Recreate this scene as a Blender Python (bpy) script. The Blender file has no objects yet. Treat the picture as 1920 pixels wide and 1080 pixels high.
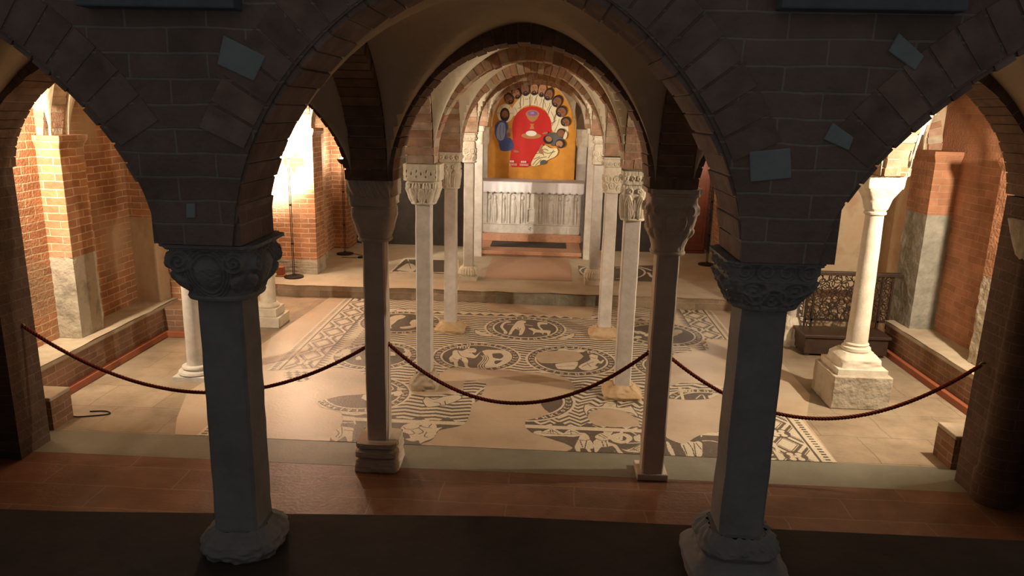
import bpy, math, random
import numpy as np
from mathutils import Vector, Matrix
random.seed(7); np.random.seed(7)
S = bpy.context.scene
COL = S.collection
PI = math.pi

# ------------------------------------------------------------------ camera
FPX, YAW, PITCH, ROLL = 1362.1, 0.0426, 0.24005, 0.02322
CAM = np.array([0.1866, 0.0, 2.8])
_F = np.array([-math.sin(YAW)*math.cos(PITCH), math.cos(YAW)*math.cos(PITCH), -math.sin(PITCH)])
_R0 = np.array([math.cos(YAW), math.sin(YAW), 0.0]); _U0 = np.cross(_R0, _F)
_R = math.cos(ROLL)*_R0 + math.sin(ROLL)*_U0
_U = -math.sin(ROLL)*_R0 + math.cos(ROLL)*_U0
cd = bpy.data.cameras.new('camera'); cam = bpy.data.objects.new('camera', cd); COL.objects.link(cam)
cd.sensor_width = 36; cd.lens = FPX/1920*36; cd.clip_start = 0.05; cd.clip_end = 100
M = Matrix(((_R[0], _U[0], -_F[0], CAM[0]), (_R[1], _U[1], -_F[1], CAM[1]), (_R[2], _U[2], -_F[2], CAM[2]), (0, 0, 0, 1)))
cam.matrix_world = M
S.camera = cam
S.view_settings.view_transform = 'Standard'; S.view_settings.look = 'None'
S.view_settings.gamma = 1; S.view_settings.use_curve_mapping = False
S.view_settings.exposure = 0.06

# ------------------------------------------------------------------ world: dim bluish light of the nave behind the viewer
W = bpy.data.worlds.new('world'); S.world = W; W.use_nodes = True
W.node_tree.nodes['Background'].inputs[0].default_value = (1.0, 0.93, 0.87, 1)
W.node_tree.nodes['Background'].inputs[1].default_value = 0.100

def point(name, loc, power, color=(1, 0.72, 0.42), size=0.06):
    l = bpy.data.lights.new(name, 'POINT'); l.energy = power; l.color = color; l.shadow_soft_size = size
    o = bpy.data.objects.new(name, l); o.location = loc; COL.objects.link(o); return o
def spot(name, loc, tgt, power, angle, color=(1, 0.72, 0.42), size=0.06, blend=.5):
    l = bpy.data.lights.new(name, 'SPOT'); l.energy = power; l.color = color; l.shadow_soft_size = size
    l.spot_size = math.radians(angle); l.spot_blend = blend
    o = bpy.data.objects.new(name, l); o.location = loc
    d = Vector(tgt)-Vector(loc); o.rotation_euler = d.to_track_quat('-Z', 'Y').to_euler(); COL.objects.link(o); return o
LAMP_L = (-4.62, 5.86, 2.62); LAMP_R = (4.36, 5.72, 2.62)
WARM = (1.0, 0.83, 0.62)
def aim(p, d): return (p[0]+d[0], p[1]+d[1], p[2]+d[2])
spot('lamp_light_left', LAMP_L, aim(LAMP_L, (.35, 1.3, -.4)), 350, 150, WARM, .05, .5)
point('lamp_spill_left', LAMP_L, 34, WARM, .05)
spot('lamp_light_right', LAMP_R, aim(LAMP_R, (-.75, 1.3, -.40)), 530, 150, WARM, .05, .45)
SPOTS = [(-1.72, 9.02, 3.02), (1.70, 9.02, 3.02)]
for i, p in enumerate(SPOTS):
    spot('altar_spot_%d' % i, p, (0.0, 14.4, 1.5), 190, 75, (1.0, .84, .66), .04, .6)
TORCH = [(-3.70, 10.92, 2.08, 420), (-3.42, 12.86, 1.95, 45), (3.12, 12.92, 1.95, 45)]
for i, (x, y, z, p) in enumerate(TORCH):
    if i: point('torch_light_%d' % i, (x, y, z+.03), p, (1.0, 0.86, 0.68), .05)
    else:
        spot('torch_light_0', (x, y-.10, z+.03), (x-.10, y+.25, z+.05), 2400, 150, (1.0, 0.90, 0.76), .05, .5)
        point('torch_glow_0', (x, y-.11, z+.03), 90, (1.0, 0.86, 0.68), .05)

# ------------------------------------------------------------------ materials
def mat(name, c1, c2=None, scale=3.0, rough=0.8, bump=0.15, bscale=30.0, spec=0.3, metal=0.0, detail=6, c3=None, dist=0.01):
    m = bpy.data.materials.new(name); m.use_nodes = True; nt = m.node_tree; N = nt.nodes; L = nt.links
    b = N['Principled BSDF']; b.inputs['Roughness'].default_value = rough; b.inputs['Metallic'].default_value = metal
    b.inputs['Specular IOR Level'].default_value = spec
    g = N.new('ShaderNodeNewGeometry')
    if c2 is None: b.inputs['Base Color'].default_value = (*c1, 1)
    else:
        n = N.new('ShaderNodeTexNoise'); n.inputs['Scale'].default_value = scale; n.inputs['Detail'].default_value = detail
        n.inputs['Roughness'].default_value = .65
        L.new(g.outputs['Position'], n.inputs['Vector'])
        r = N.new('ShaderNodeValToRGB'); r.color_ramp.elements[0].position = .35; r.color_ramp.elements[1].position = .65
        r.color_ramp.elements[0].color = (*c1, 1); r.color_ramp.elements[1].color = (*c2, 1)
        if c3: e = r.color_ramp.elements.new(.5); e.color = (*c3, 1)
        L.new(n.outputs['Fac'], r.inputs['Fac']); L.new(r.outputs['Color'], b.inputs['Base Color'])
    if bump:
        n2 = N.new('ShaderNodeTexNoise'); n2.inputs['Scale'].default_value = bscale; n2.inputs['Detail'].default_value = 5
        L.new(g.outputs['Position'], n2.inputs['Vector'])
        bp = N.new('ShaderNodeBump'); bp.inputs['Strength'].default_value = bump; bp.inputs['Distance'].default_value = dist
        L.new(n2.outputs['Fac'], bp.inputs['Height']); L.new(bp.outputs['Normal'], b.inputs['Normal'])
    return m

def coursed(name, c1, c2, mortar, bw=.25, bh=.078, ms=.006, offset=.5, rough=.85, floor=False, bump=.6, warp=.012, tint=None):
    """coursed bricks, slabs or tiles, mapped from the world position by the direction a face looks in"""
    m = bpy.data.materials.new(name); m.use_nodes = True; nt = m.node_tree; N = nt.nodes; L = nt.links
    b = N['Principled BSDF']; b.inputs['Roughness'].default_value = rough; b.inputs['Specular IOR Level'].default_value = .25
    g = N.new('ShaderNodeNewGeometry'); sp = N.new('ShaderNodeSeparateXYZ'); L.new(g.outputs['Position'], sp.inputs[0])
    cb = N.new('ShaderNodeCombineXYZ')
    if floor:
        L.new(sp.outputs[0], cb.inputs[0]); L.new(sp.outputs[1], cb.inputs[1])
    else:
        sn = N.new('ShaderNodeSeparateXYZ'); L.new(g.outputs['True Normal'], sn.inputs[0])
        ab = N.new('ShaderNodeMath'); ab.operation = 'ABSOLUTE'; L.new(sn.outputs[0], ab.inputs[0])
        gt = N.new('ShaderNodeMath'); gt.operation = 'GREATER_THAN'; gt.inputs[1].default_value = .6; L.new(ab.outputs[0], gt.inputs[0])
        mx = N.new('ShaderNodeMix'); L.new(gt.outputs[0], mx.inputs[0]); L.new(sp.outputs[0], mx.inputs[2]); L.new(sp.outputs[1], mx.inputs[3])
        L.new(mx.outputs[0], cb.inputs[0]); L.new(sp.outputs[2], cb.inputs[1])
    nz = N.new('ShaderNodeTexNoise'); nz.inputs['Scale'].default_value = 4; L.new(g.outputs['Position'], nz.inputs['Vector'])
    ad = N.new('ShaderNodeVectorMath'); ad.operation = 'SCALE'; L.new(nz.outputs['Color'], ad.inputs[0]); ad.inputs['Scale'].default_value = warp*2
    a2 = N.new('ShaderNodeVectorMath'); L.new(cb.outputs[0], a2.inputs[0]); L.new(ad.outputs[0], a2.inputs[1])
    br = N.new('ShaderNodeTexBrick'); L.new(a2.outputs[0], br.inputs['Vector'])
    br.inputs['Scale'].default_value = 1; br.inputs['Mortar Size'].default_value = ms; br.inputs['Mortar Smooth'].default_value = .25
    br.inputs['Brick Width'].default_value = bw; br.inputs['Row Height'].default_value = bh; br.offset = offset
    br.inputs['Color1'].default_value = (*c1, 1); br.inputs['Color2'].default_value = (*c2, 1); br.inputs['Mortar'].default_value = (*mortar, 1)
    n = N.new('ShaderNodeTexNoise'); n.inputs['Scale'].default_value = 2.2; n.inputs['Detail'].default_value = 7; n.inputs['Roughness'].default_value = .7
    L.new(g.outputs['Position'], n.inputs['Vector'])
    mr = N.new('ShaderNodeMapRange'); mr.inputs[1].default_value = .3; mr.inputs[2].default_value = .7; mr.inputs[3].default_value = .62; mr.inputs[4].default_value = 1.25
    L.new(n.outputs['Fac'], mr.inputs[0])
    mu = N.new('ShaderNodeVectorMath'); mu.operation = 'SCALE'; L.new(br.outputs['Color'], mu.inputs[0]); L.new(mr.outputs[0], mu.inputs['Scale'])
    out = mu.outputs[0]
    if tint:
        n4 = N.new('ShaderNodeTexNoise'); n4.inputs['Scale'].default_value = .9; n4.inputs['Detail'].default_value = 4
        L.new(g.outputs['Position'], n4.inputs['Vector'])
        m4 = N.new('ShaderNodeMapRange'); m4.inputs[1].default_value = .52; m4.inputs[2].default_value = .68; L.new(n4.outputs['Fac'], m4.inputs[0])
        mt = N.new('ShaderNodeMix'); mt.data_type = 'RGBA'; L.new(m4.outputs[0], mt.inputs[0]); L.new(out, mt.inputs[6]); mt.inputs[7].default_value = (*tint, 1)
        out = mt.outputs[2]
    L.new(out, b.inputs['Base Color'])
    n3 = N.new('ShaderNodeTexNoise'); n3.inputs['Scale'].default_value = 35; L.new(g.outputs['Position'], n3.inputs['Vector'])
    iv = N.new('ShaderNodeMath'); iv.operation = 'MULTIPLY_ADD'; iv.inputs[1].default_value = -1.0; L.new(br.outputs['Fac'], iv.inputs[0])
    L.new(n3.outputs['Fac'], iv.inputs[2])
    bp = N.new('ShaderNodeBump'); bp.inputs['Strength'].default_value = bump; bp.inputs['Distance'].default_value = .012
    L.new(iv.outputs[0], bp.inputs['Height']); L.new(bp.outputs['Normal'], b.inputs['Normal'])
    return m

def block_mat(name, cols, rough=.85):
    """each brick of an arch gets its own fired colour through the attribute rnd"""
    m = bpy.data.materials.new(name); m.use_nodes = True; nt = m.node_tree; N = nt.nodes; L = nt.links
    b = N['Principled BSDF']; b.inputs['Roughness'].default_value = rough; b.inputs['Specular IOR Level'].default_value = .25
    at = N.new('ShaderNodeAttribute'); at.attribute_name = 'rnd'
    r = N.new('ShaderNodeValToRGB'); r.color_ramp.elements[0].color = (*cols[0], 1); r.color_ramp.elements[1].color = (*cols[-1], 1)
    for i, c in enumerate(cols[1:-1]):
        e = r.color_ramp.elements.new((i+1)/(len(cols)-1)); e.color = (*c, 1)
    L.new(at.outputs['Fac'], r.inputs['Fac'])
    g = N.new('ShaderNodeNewGeometry'); n = N.new('ShaderNodeTexNoise'); n.inputs['Scale'].default_value = 9; n.inputs['Detail'].default_value = 6
    L.new(g.outputs['Position'], n.inputs['Vector'])
    mr = N.new('ShaderNodeMapRange'); mr.inputs[1].default_value = .3; mr.inputs[2].default_value = .7; mr.inputs[3].default_value = .7; mr.inputs[4].default_value = 1.25
    L.new(n.outputs['Fac'], mr.inputs[0])
    mu = N.new('ShaderNodeVectorMath'); mu.operation = 'SCALE'; L.new(r.outputs['Color'], mu.inputs[0]); L.new(mr.outputs[0], mu.inputs['Scale'])
    L.new(mu.outputs[0], b.inputs['Base Color'])
    n2 = N.new('ShaderNodeTexNoise'); n2.inputs['Scale'].default_value = 40; L.new(g.outputs['Position'], n2.inputs['Vector'])
    bp = N.new('ShaderNodeBump'); bp.inputs['Strength'].default_value = .5; bp.inputs['Distance'].default_value = .01
    L.new(n2.outputs['Fac'], bp.inputs['Height']); L.new(bp.outputs['Normal'], b.inputs['Normal'])
    return m
def flat(name, c, rough=.6, metal=0, spec=.3, emit=None, es=0):
    m = bpy.data.materials.new(name); m.use_nodes = True; b = m.node_tree.nodes['Principled BSDF']
    b.inputs['Base Color'].default_value = (*c, 1); b.inputs['Roughness'].default_value = rough; b.inputs['Metallic'].default_value = metal
    b.inputs['Specular IOR Level'].default_value = spec
    if emit: b.inputs['Emission Color'].default_value = (*emit, 1); b.inputs['Emission Strength'].default_value = es
    return m

M_BRICK = coursed('brick_wall', (.46, .22, .11), (.33, .145, .072), (.58, .44, .28), tint=(.42, .30, .19))
M_BRICKR = coursed('brick_wall_red', (.42, .20, .11), (.32, .145, .08), (.42, .27, .17), ms=.004, tint=(.33, .15, .08))
M_BENCHB = coursed('bench_brick', (.27, .15, .09), (.20, .105, .065), (.33, .24, .16), bw=.26, bh=.07)
M_FACADE = coursed('facade_brick', (.24, .175, .148), (.20, .15, .13), (.285, .25, .225), bw=.28, bh=.085, ms=.005)
M_PLATB = coursed('platform_riser', (.33, .25, .17), (.24, .17, .11), (.38, .30, .21), bw=.7, bh=.12, ms=.004)
M_BLOCK = block_mat('arch_brick', [(.44, .35, .25), (.40, .23, .145), (.33, .17, .105), (.40, .25, .165), (.46, .38, .28), (.35, .19, .115), (.38, .24, .165)])
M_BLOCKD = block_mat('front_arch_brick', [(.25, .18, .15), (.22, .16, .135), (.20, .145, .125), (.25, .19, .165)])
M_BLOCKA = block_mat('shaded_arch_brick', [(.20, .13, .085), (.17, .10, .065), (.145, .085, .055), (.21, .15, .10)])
M_MORTAR = mat('mortar', (.48, .40, .29), (.40, .31, .21), 8)
M_MORTARD = mat('dark_mortar', (.30, .26, .22), (.24, .20, .17), 8)
M_PLASTD = mat('shaded_plaster', (.52, .43, .31), (.44, .36, .26), 2.0, bump=.25, bscale=12, dist=.02)  # vault plaster with the dimness of the front bay put into its colour
M_PLASTER = mat('vault_plaster', (.66, .59, .45), (.60, .52, .38), 2.0, bump=.25, bscale=12, dist=.02)
M_MARBLE = mat('white_marble', (.62, .58, .52), (.48, .43, .37), 7, .55, .15, 60)
M_MARBLEG = mat('grey_marble', (.68, .62, .56), (.54, .48, .42), 7, .6, .15, 60)
M_STONEC = mat('carved_stone', (.74, .67, .55), (.60, .53, .41), 9, .75, .2, 60)
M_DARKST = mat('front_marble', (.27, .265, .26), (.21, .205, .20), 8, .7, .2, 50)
M_DARKSH = mat('slim_dark_marble', (.60, .51, .41), (.50, .42, .33), 8, .7, .2, 50)
M_ORST = mat('stained_stone', (.60, .45, .28), (.50, .33, .17), 10, .7, .3, 40)
M_STONE = mat('rough_stone', (.42, .37, .30), (.29, .25, .19), 5, .9, .6, 18, dist=.03, c3=(.44, .38, .28))
M_GSTONE = mat('grey_green_stone', (.34, .32, .26), (.22, .21, .17), 6, .9, .7, 15, dist=.03)
M_PINK = mat('pinkish_plaster', (.46, .30, .19), (.40, .26, .16), 3, .9, .3, 20, c3=(.45, .35, .23))
M_BENCHT = mat('bench_stone_top', (.47, .39, .28), (.36, .29, .20), 4, .8, .4, 25)
M_FLOORP = mat('worn_plaster_floor', (.50, .41, .30), (.40, .315, .22), 1.6, .42, .15, 30, spec=.35, c3=(.47, .36, .25))
M_TILE = coursed('terracotta_flags', (.33, .255, .175), (.29, .22, .145), (.21, .165, .115), bw=.62, bh=.52, ms=.006, floor=True, rough=.45, bump=.25, warp=.03, tint=(.34, .28, .20))
M_GREY = mat('grey_threshold_stone', (.22, .21, .16), (.18, .17, .125), 3, .5, .12, 40)
M_REDT = coursed('red_floor_tiles', (.20, .095, .055), (.17, .08, .045), (.24, .16, .10), bw=1.0, bh=.30, ms=.005, floor=True, rough=.45, bump=.2, warp=.02)
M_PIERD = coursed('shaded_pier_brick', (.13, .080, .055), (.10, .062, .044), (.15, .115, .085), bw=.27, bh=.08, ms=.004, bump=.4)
M_SLAB = mat('dark_coping', (.055, .045, .036), (.038, .032, .027), 5, .8, .2, 30)
M_PLATT = mat('platform_stone', (.46, .38, .27), (.36, .29, .20), 2.2, .6, .3, 20, c3=(.41, .34, .24))
M_CARPETT = mat('reddish_tile', (.42, .25, .16), (.38, .24, .15), 3, .5, .1, 30)
M_TESC = mat('cream_tesserae', (.66, .58, .44), (.56, .48, .35), 60, .4, .5, 90, spec=.35, detail=2)
M_TESD = mat('black_tesserae', (.095, .075, .055), (.13, .10, .075), 60, .4, .5, 90, spec=.3, detail=2)
M_RED = mat('red_conduit', (.33, .105, .050), (.28, .085, .042), 4, .5, .1, 30)
M_ROPE = mat('red_cord', (.24, .035, .022), (.16, .025, .016), 60, .8, .6, 250, dist=.002)
M_IRON = flat('black_iron', (.03, .024, .02), .5, .6)
M_RUST = mat('rusty_iron', (.05, .028, .018), (.03, .019, .014), 20, .6, .2, 60, metal=.3)
M_WOOD = mat('dark_wood', (.060, .034, .022), (.038, .022, .015), 6, .45, .2, 30)
M_WOODR = mat('red_wood', (.16, .045, .022), (.11, .032, .018), 6, .4, .1, 30)
M_CLOTH = mat('white_cloth', (.74, .70, .70), (.68, .64, .64), 6, .9, .2, 30)
M_MAT = mat('dark_carpet', (.075, .055, .045), (.06, .045, .038), 30, .95, .3, 120)
M_RMARB = mat('red_marble', (.46, .20, .11), (.38, .22, .13), 12, .5, .1, 40, c3=(.50, .27, .16))
M_HOOK = flat('brass_hook', (.35, .22, .08), .4, .9)
M_BLACK = flat('plain_black', (.012, .010, .009), .9)  # black of the cables, also the shade in the socket hole
M_GLOW = flat('lamp_glow', (1, .8, .5), .5, emit=(1, .74, .45), es=60)
M_WHITE = flat('white_plastic', (.6, .58, .52), .5)

# ------------------------------------------------------------------ mesh building helpers
class MB:
    def __init__(s): s.v = []; s.f = []; s.m = []; s.r = []
    def add(s, vs, fs, mi=0, r=None):
        o = len(s.v); s.v += [tuple(map(float, p)) for p in vs]
        for f in fs: s.f.append(tuple(i+o for i in f)); s.m.append(mi); s.r.append(.5 if r is None else r)
    def box(s, x0, x1, y0, y1, z0, z1, mi=0, r=None):
        s.add([(x0,y0,z0),(x1,y0,z0),(x1,y1,z0),(x0,y1,z0),(x0,y0,z1),(x1,y0,z1),(x1,y1,z1),(x0,y1,z1)],
              [(0,3,2,1),(4,5,6,7),(0,1,5,4),(1,2,6,5),(2,3,7,6),(3,0,4,7)], mi, r)
    def prism(s, poly, z0, z1, mi=0):
        n = len(poly)
        s.add([(x,y,z0) for x,y in poly]+[(x,y,z1) for x,y in poly],
              [tuple(range(n-1,-1,-1)), tuple(range(n,2*n))]+[(i,(i+1)%n,n+(i+1)%n,n+i) for i in range(n)], mi)
    def loft(s, rings, mi=0, cap=True):
        n = len(rings[0]); vs = [p for r in rings for p in r]; fs = []
        for k in range(len(rings)-1):
            for i in range(n):
                fs.append((k*n+i, k*n+(i+1)%n, (k+1)*n+(i+1)%n, (k+1)*n+i))
        if cap: fs.append(tuple(range(n-1,-1,-1))); fs.append(tuple(range((len(rings)-1)*n, len(rings)*n)))
        s.add(vs, fs, mi)
    def tube(s, pts, r, n=8, mi=0, cap=True, closed=False):
        pts = [Vector(p) for p in pts]; rings = []; up = Vector((0,0,1)); prev = None
        m = len(pts)
        for i, p in enumerate(pts):
            if closed: t = pts[(i+1)%m]-pts[i-1]
            else: t = (pts[min(i+1,m-1)]-pts[max(i-1,0)])
            t.normalize()
            if prev is None:
                a = up.cross(t)
                if a.length < 1e-3: a = Vector((1,0,0)).cross(t)
                a.normalize()
            else:
                a = prev-t*prev.dot(t); a.normalize()
            prev = a; b = t.cross(a)
            rr = r[i] if isinstance(r, (list,tuple)) else r
            rings.append([tuple(p+a*math.cos(2*PI*k/n)*rr+b*math.sin(2*PI*k/n)*rr) for k in range(n)])
        if closed: rings.append(rings[0])
        s.loft(rings, mi, cap and not closed)
    def lathe(s, cx, cy, prof, n=24, mi=0):
        s.loft([[(cx+r*math.cos(2*PI*k/n), cy+r*math.sin(2*PI*k/n), z) for k in range(n)] for z, r in prof], mi)
    def grid(s, P, mi=0):
        h, w = P.shape[:2]; vs = P.reshape(-1,3)
        fs = [(j*w+i, j*w+i+1, (j+1)*w+i+1, (j+1)*w+i) for j in range(h-1) for i in range(w-1)]
        s.add(vs, fs, mi)
    def build(s, name, mats, parent=None, smooth=False, bevel=0):
        me = bpy.data.meshes.new(name); me.from_pydata(s.v, [], s.f)
        if not isinstance(mats, (list,tuple)): mats = [mats]
        for m in mats: me.materials.append(m)
        me.polygons.foreach_set('material_index', s.m)
        a = me.attributes.new('rnd', 'FLOAT', 'FACE'); a.data.foreach_set('value', s.r)
        if smooth is True: me.polygons.foreach_set('use_smooth', [True]*len(s.f))
        me.update()
        o = bpy.data.objects.new(name, me); COL.objects.link(o)
        if parent: o.parent = parent; o.matrix_parent_inverse = Matrix.Translation(-Vector(parent.location))
        if smooth == 'auto':
            me.polygons.foreach_set('use_smooth', [True]*len(s.f))
            me.set_sharp_from_angle(angle=math.radians(38))
        if bevel:
            b = o.modifiers.new('bevel', 'BEVEL'); b.width = bevel; b.segments = 2; b.limit_method = 'ANGLE'
        return o
def tag(o, label=None, cat=None, group=None, kind=None):
    if label: o['label'] = label
    if cat: o['category'] = cat
    if group: o['group'] = group
    if kind: o['kind'] = kind
    return o
def thing(name, loc, label, cat, group=None):
    o = bpy.data.objects.new(name, None); o.empty_display_size = .1; o.location = loc; COL.objects.link(o)
    return tag(o, label, cat, group)
def struct(name, mb, mats, smooth=False, **k):
    o = mb.build(name, mats, smooth=smooth, **k); o['kind'] = 'structure'; return o

def ray(px, py, z):
    d = _F+_R*((px-960)/FPX)+_U*((540-py)/FPX); t = (z-CAM[2])/d[2]; p = CAM+t*d; return float(p[0]), float(p[1])
def project(X, Y, Z):
    dx, dy, dz = X-CAM[0], Y-CAM[1], Z-CAM[2]
    d = dx*_F[0]+dy*_F[1]+dz*_F[2]
    return 960+FPX*(dx*_R[0]+dy*_R[1]+dz*_R[2])/d, 540-FPX*(dx*_U[0]+dy*_U[1]+dz*_U[2])/d
def vnoise(shape, cell, seed, amp):
    """smooth random bumps over a grid"""
    r = np.random.RandomState(seed); h, w = shape; gh, gw = int(h/cell)+3, int(w/cell)+3
    g = r.rand(gh, gw); y = np.arange(h)/cell; x = np.arange(w)/cell
    yi, xi = y.astype(int), x.astype(int); fy = (y-yi)[:,None]; fx = (x-xi)[None,:]
    fy = fy*fy*(3-2*fy); fx = fx*fx*(3-2*fx)
    a = g[yi][:,xi]; b = g[yi][:,xi+1]; c = g[yi+1][:,xi]; d = g[yi+1][:,xi+1]
    return amp*((a*(1-fx)+b*fx)*(1-fy)+(c*(1-fx)+d*fx)*fy-.5)

# ------------------------------------------------------------------ layout of the crypt
ZS = 2.29            # top of the capitals
CROWN = 3.24
RY = dict(F=2.75, A=5.30, B=7.00, C=9.02, D=11.19, E=13.05)
# ============================ FLOOR ============================
b = MB(); b.box(-5.0, 5.0, 5.67, 10.5, -.2, 0)
struct('floor', b, M_TILE)
b = MB(); b.box(-5.0, 5.0, 5.26, 5.67, -.2, 0.001)
struct('floor', b, M_GREY)
b = MB(); b.box(-5.0, 5.0, 2.0, 5.26, -.2, 0)
struct('floor', b, M_REDT)
# nave-side stair below the viewer
b = MB(); b.box(-5.0, 5.0, -1.2, 2.0, -.2, .30)
struct('floor', b, M_SLAB)
b = MB(); b.prism([(-5,2.42),(5,2.42),(5,3.09),(1.9,3.09),(0,3.09),(-2.0,2.96),(-5,2.90)], 0, .93)
struct('wall_front', b, M_SLAB, bevel=.01)
# worn plaster around and inside the mosaic pavement
b = MB(); b.prism([(-2.95,5.672),(2.70,5.672),(2.72,6.5),(3.0,7.2),(3.05,10.449),(-3.0,10.449),(-3.15,8.2),(-3.3,6.6),(-3.1,6.0)], 0.0, .003)
struct('floor', b, M_FLOORP)
# platform
xs = np.linspace(-4.1, 4.9, 46); rngp = np.random.RandomState(3)
ye = 10.45+.02*rngp.randn(46)
b = MB()
top = [(x, y, .18) for x, y in zip(xs, ye)]; bot = [(x, 10.45, 0) for x in xs]; mid = [(x, y+.012, .155) for x, y in zip(xs, ye)]
n = len(xs)
b.add(bot+mid+top+[(x, 11.22, .18) for x in xs], [(i,i+1,n+i+1,n+i) for i in range(n-1)]+[(n+i,n+i+1,2*n+i+1,2*n+i) for i in range(n-1)], 0)
b.add(top+[(x, 11.22, .18) for x in xs], [(i,i+1,n+i+1,n+i) for i in range(n-1)], 1)
struct('floor', b, [M_PLATB, M_PLATT])
b = MB(); b.box(-4.1, 4.9, 11.22, 17.0, -.2, .18); struct('floor', b, M_PLATT)
b = MB(); b.box(-.74, .66, 11.28, 13.0, .18, .186); struct('floor', b, M_CARPETT)
# broken concrete patch in the middle of the platform edge
b = MB()
P = []
for i in range(14):
    x = -.52+i*.115; P.append((x, 10.44+.012*math.sin(i*2.3), 0))
b.box(-.50, .98, 10.425, 10.47, 0.004, .16)
o = struct('trim_1', b, M_GSTONE)

# ============================ WALLS ============================
b = MB(); b.box(-5.1, -4.80, 5.45, 8.75, 0, 3.6); struct('wall_left', b, M_BRICK)
b = MB(); b.box(-5.1, -4.12, 8.70, 11.3, 0, 3.6); struct('wall_left', b, M_BRICK)
b = MB(); b.box(-5.1, -3.78, 11.32, 13.4, 0, 3.6); struct('wall_left', b, M_BRICK)
b = MB(); b.box(-5.1, -3.50, 13.4, 17, 0, 3.6); struct('wall_left', b, M_BRICK)
b = MB(); b.box(4.80, 5.1, 5.45, 8.95, 0, 3.6); struct('wall_right', b, M_BRICKR)
b = MB(); b.box(3.30, 5.1, 9.62, 10.8, 0, 3.6); b.box(4.62, 5.1, 8.9, 9.7, 0, 3.6); struct('wall_right', b, M_PINK)
b = MB(); b.box(3.42, 5.1, 10.8, 17, 0, 3.6); struct('wall_right', b, M_BRICK)
b = MB(); b.box(-5.1, 5.1, 16.4, 16.6, 0, 3.6); struct('wall_back', b, M_PINK)
b = MB(); b.box(-3.49, -1.30, 14.0, 14.1, .18, 1.85); struct('wall_back', b, M_SLAB)  # near-black panel put in for the darkness at the left aisle end
b = MB(); b.box(1.15, 2.42, 14.0, 14.1, .18, 1.85); struct('wall_back', b, M_SLAB)  # same dark stand-in for the unlit end of the right aisle
# wall of the entrance row, left and right of its arches
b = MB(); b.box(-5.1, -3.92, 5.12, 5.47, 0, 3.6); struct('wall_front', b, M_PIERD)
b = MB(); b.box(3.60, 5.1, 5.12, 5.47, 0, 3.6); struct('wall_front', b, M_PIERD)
b = MB(); b.box(-5.1, -4.3, 2.5, 5.12, 0, 3.6); struct('wall_left', b, M_FACADE)
b = MB(); b.box(4.3, 5.1, 2.5, 5.12, 0, 3.6); struct('wall_right', b, M_FACADE)

# unseen slab added above the vaults to keep outside light from leaking in
b = MB(); b.box(-5.1, 5.1, 2.55, 16.6, 3.56, 3.75); struct('ceiling', b, M_MORTARD)

# benches along the walls, with a stone top
def bench(x0, x1, y0, y1, h, name, label, top=.045, over=0.0):
    t = thing(name, ((x0+x1)/2, (y0+y1)/2, 0), label, 'bench')
    b = MB(); b.box(x0, x1, y0, y1, 0, h-top); b.build('bench_body', M_BENCHB, t)
    nx, ny = 8, 40
    X, Y = np.meshgrid(np.linspace(x0-over*(x0>0), x1+over*(x0<0), nx), np.linspace(y0, y1, ny))
    Z = h+vnoise(X.shape, 3, 5, .012)
    b = MB(); b.grid(np.dstack([X,Y,Z]))
    b.box(x0-over*(x0>0), x1+over*(x0<0), y0, y1, h-top, h-.008)
    b.build('bench_top', M_BENCHT, t, smooth='auto'); return t
bench(-4.80, -4.44, 5.9, 8.70, .40, 'wall_bench', 'low brick bench with a worn stone top along the left wall', over=.02)
bench(4.43, 4.80, 5.9, 8.80, .40, 'wall_bench', 'low brick bench with a pale stone top along the right wall', over=.02)
b = MB(); b.box(-4.44, -4.12, 8.36, 8.70, 0, .36); o = b.build('bench_end', M_BENCHB)
tag(o, 'short brick return of the bench closing the far left corner', 'bench')
# red conduit strips on the floor
b = MB(); b.prism([(-4.44,5.95),(-4.38,5.95),(-4.38,8.30),(-4.10,8.30),(-4.06,8.30),(-4.06,8.36),(-4.44,8.36)], 0.0, .075); struct('baseboard_left', b, M_RED, bevel=.008)
b = MB(); b.box(-4.12, -4.06, 8.36, 10.40, 0, .075); struct('baseboard_left', b, M_RED, bevel=.008)
b = MB(); b.box(-4.12, -4.05, 10.50, 11.05, .18, .25); struct('baseboard_left', b, M_RED, bevel=.008)
b = MB(); b.box(4.37, 4.43, 5.95, 8.72, 0, .075); struct('baseboard_right', b, M_RED, bevel=.008)

# pilasters: brick above rough stone
def rough_box(mb, x0, x1, y0, y1, z0, z1, seed, amp=.015, mi=0, n=10):
    amp *= .5; n *= 2
    r = np.random.RandomState(seed); m = 10
    def ringpts(z):
        pts = []
        for k in range(m): pts.append((x0+(x1-x0)*k/m, y0))
        for k in range(m): pts.append((x1, y0+(y1-y0)*k/m))
        for k in range(m): pts.append((x1-(x1-x0)*k/m, y1))
        for k in range(m): pts.append((x0, y1-(y1-y0)*k/m))
        return pts
    rings = []
    for j in range(n+1):
        z = z0+(z1-z0)*j/n; off = r.randn(4*m)*amp
        cx, cy = (x0+x1)/2, (y0+y1)/2
        rg = []
        for q, (x, y) in enumerate(ringpts(z)):
            o = off[q]
            rg.append((x+o*np.sign(x-cx)*(abs(x-cx) > .45*(x1-x0)), y+o*np.sign(y-cy)*(abs(y-cy) > .45*(y1-y0)), z+(0 if j in (0,n) else .3*amp*r.randn())))
        rings.append(rg)
    mb.loft(rings, mi)
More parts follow.
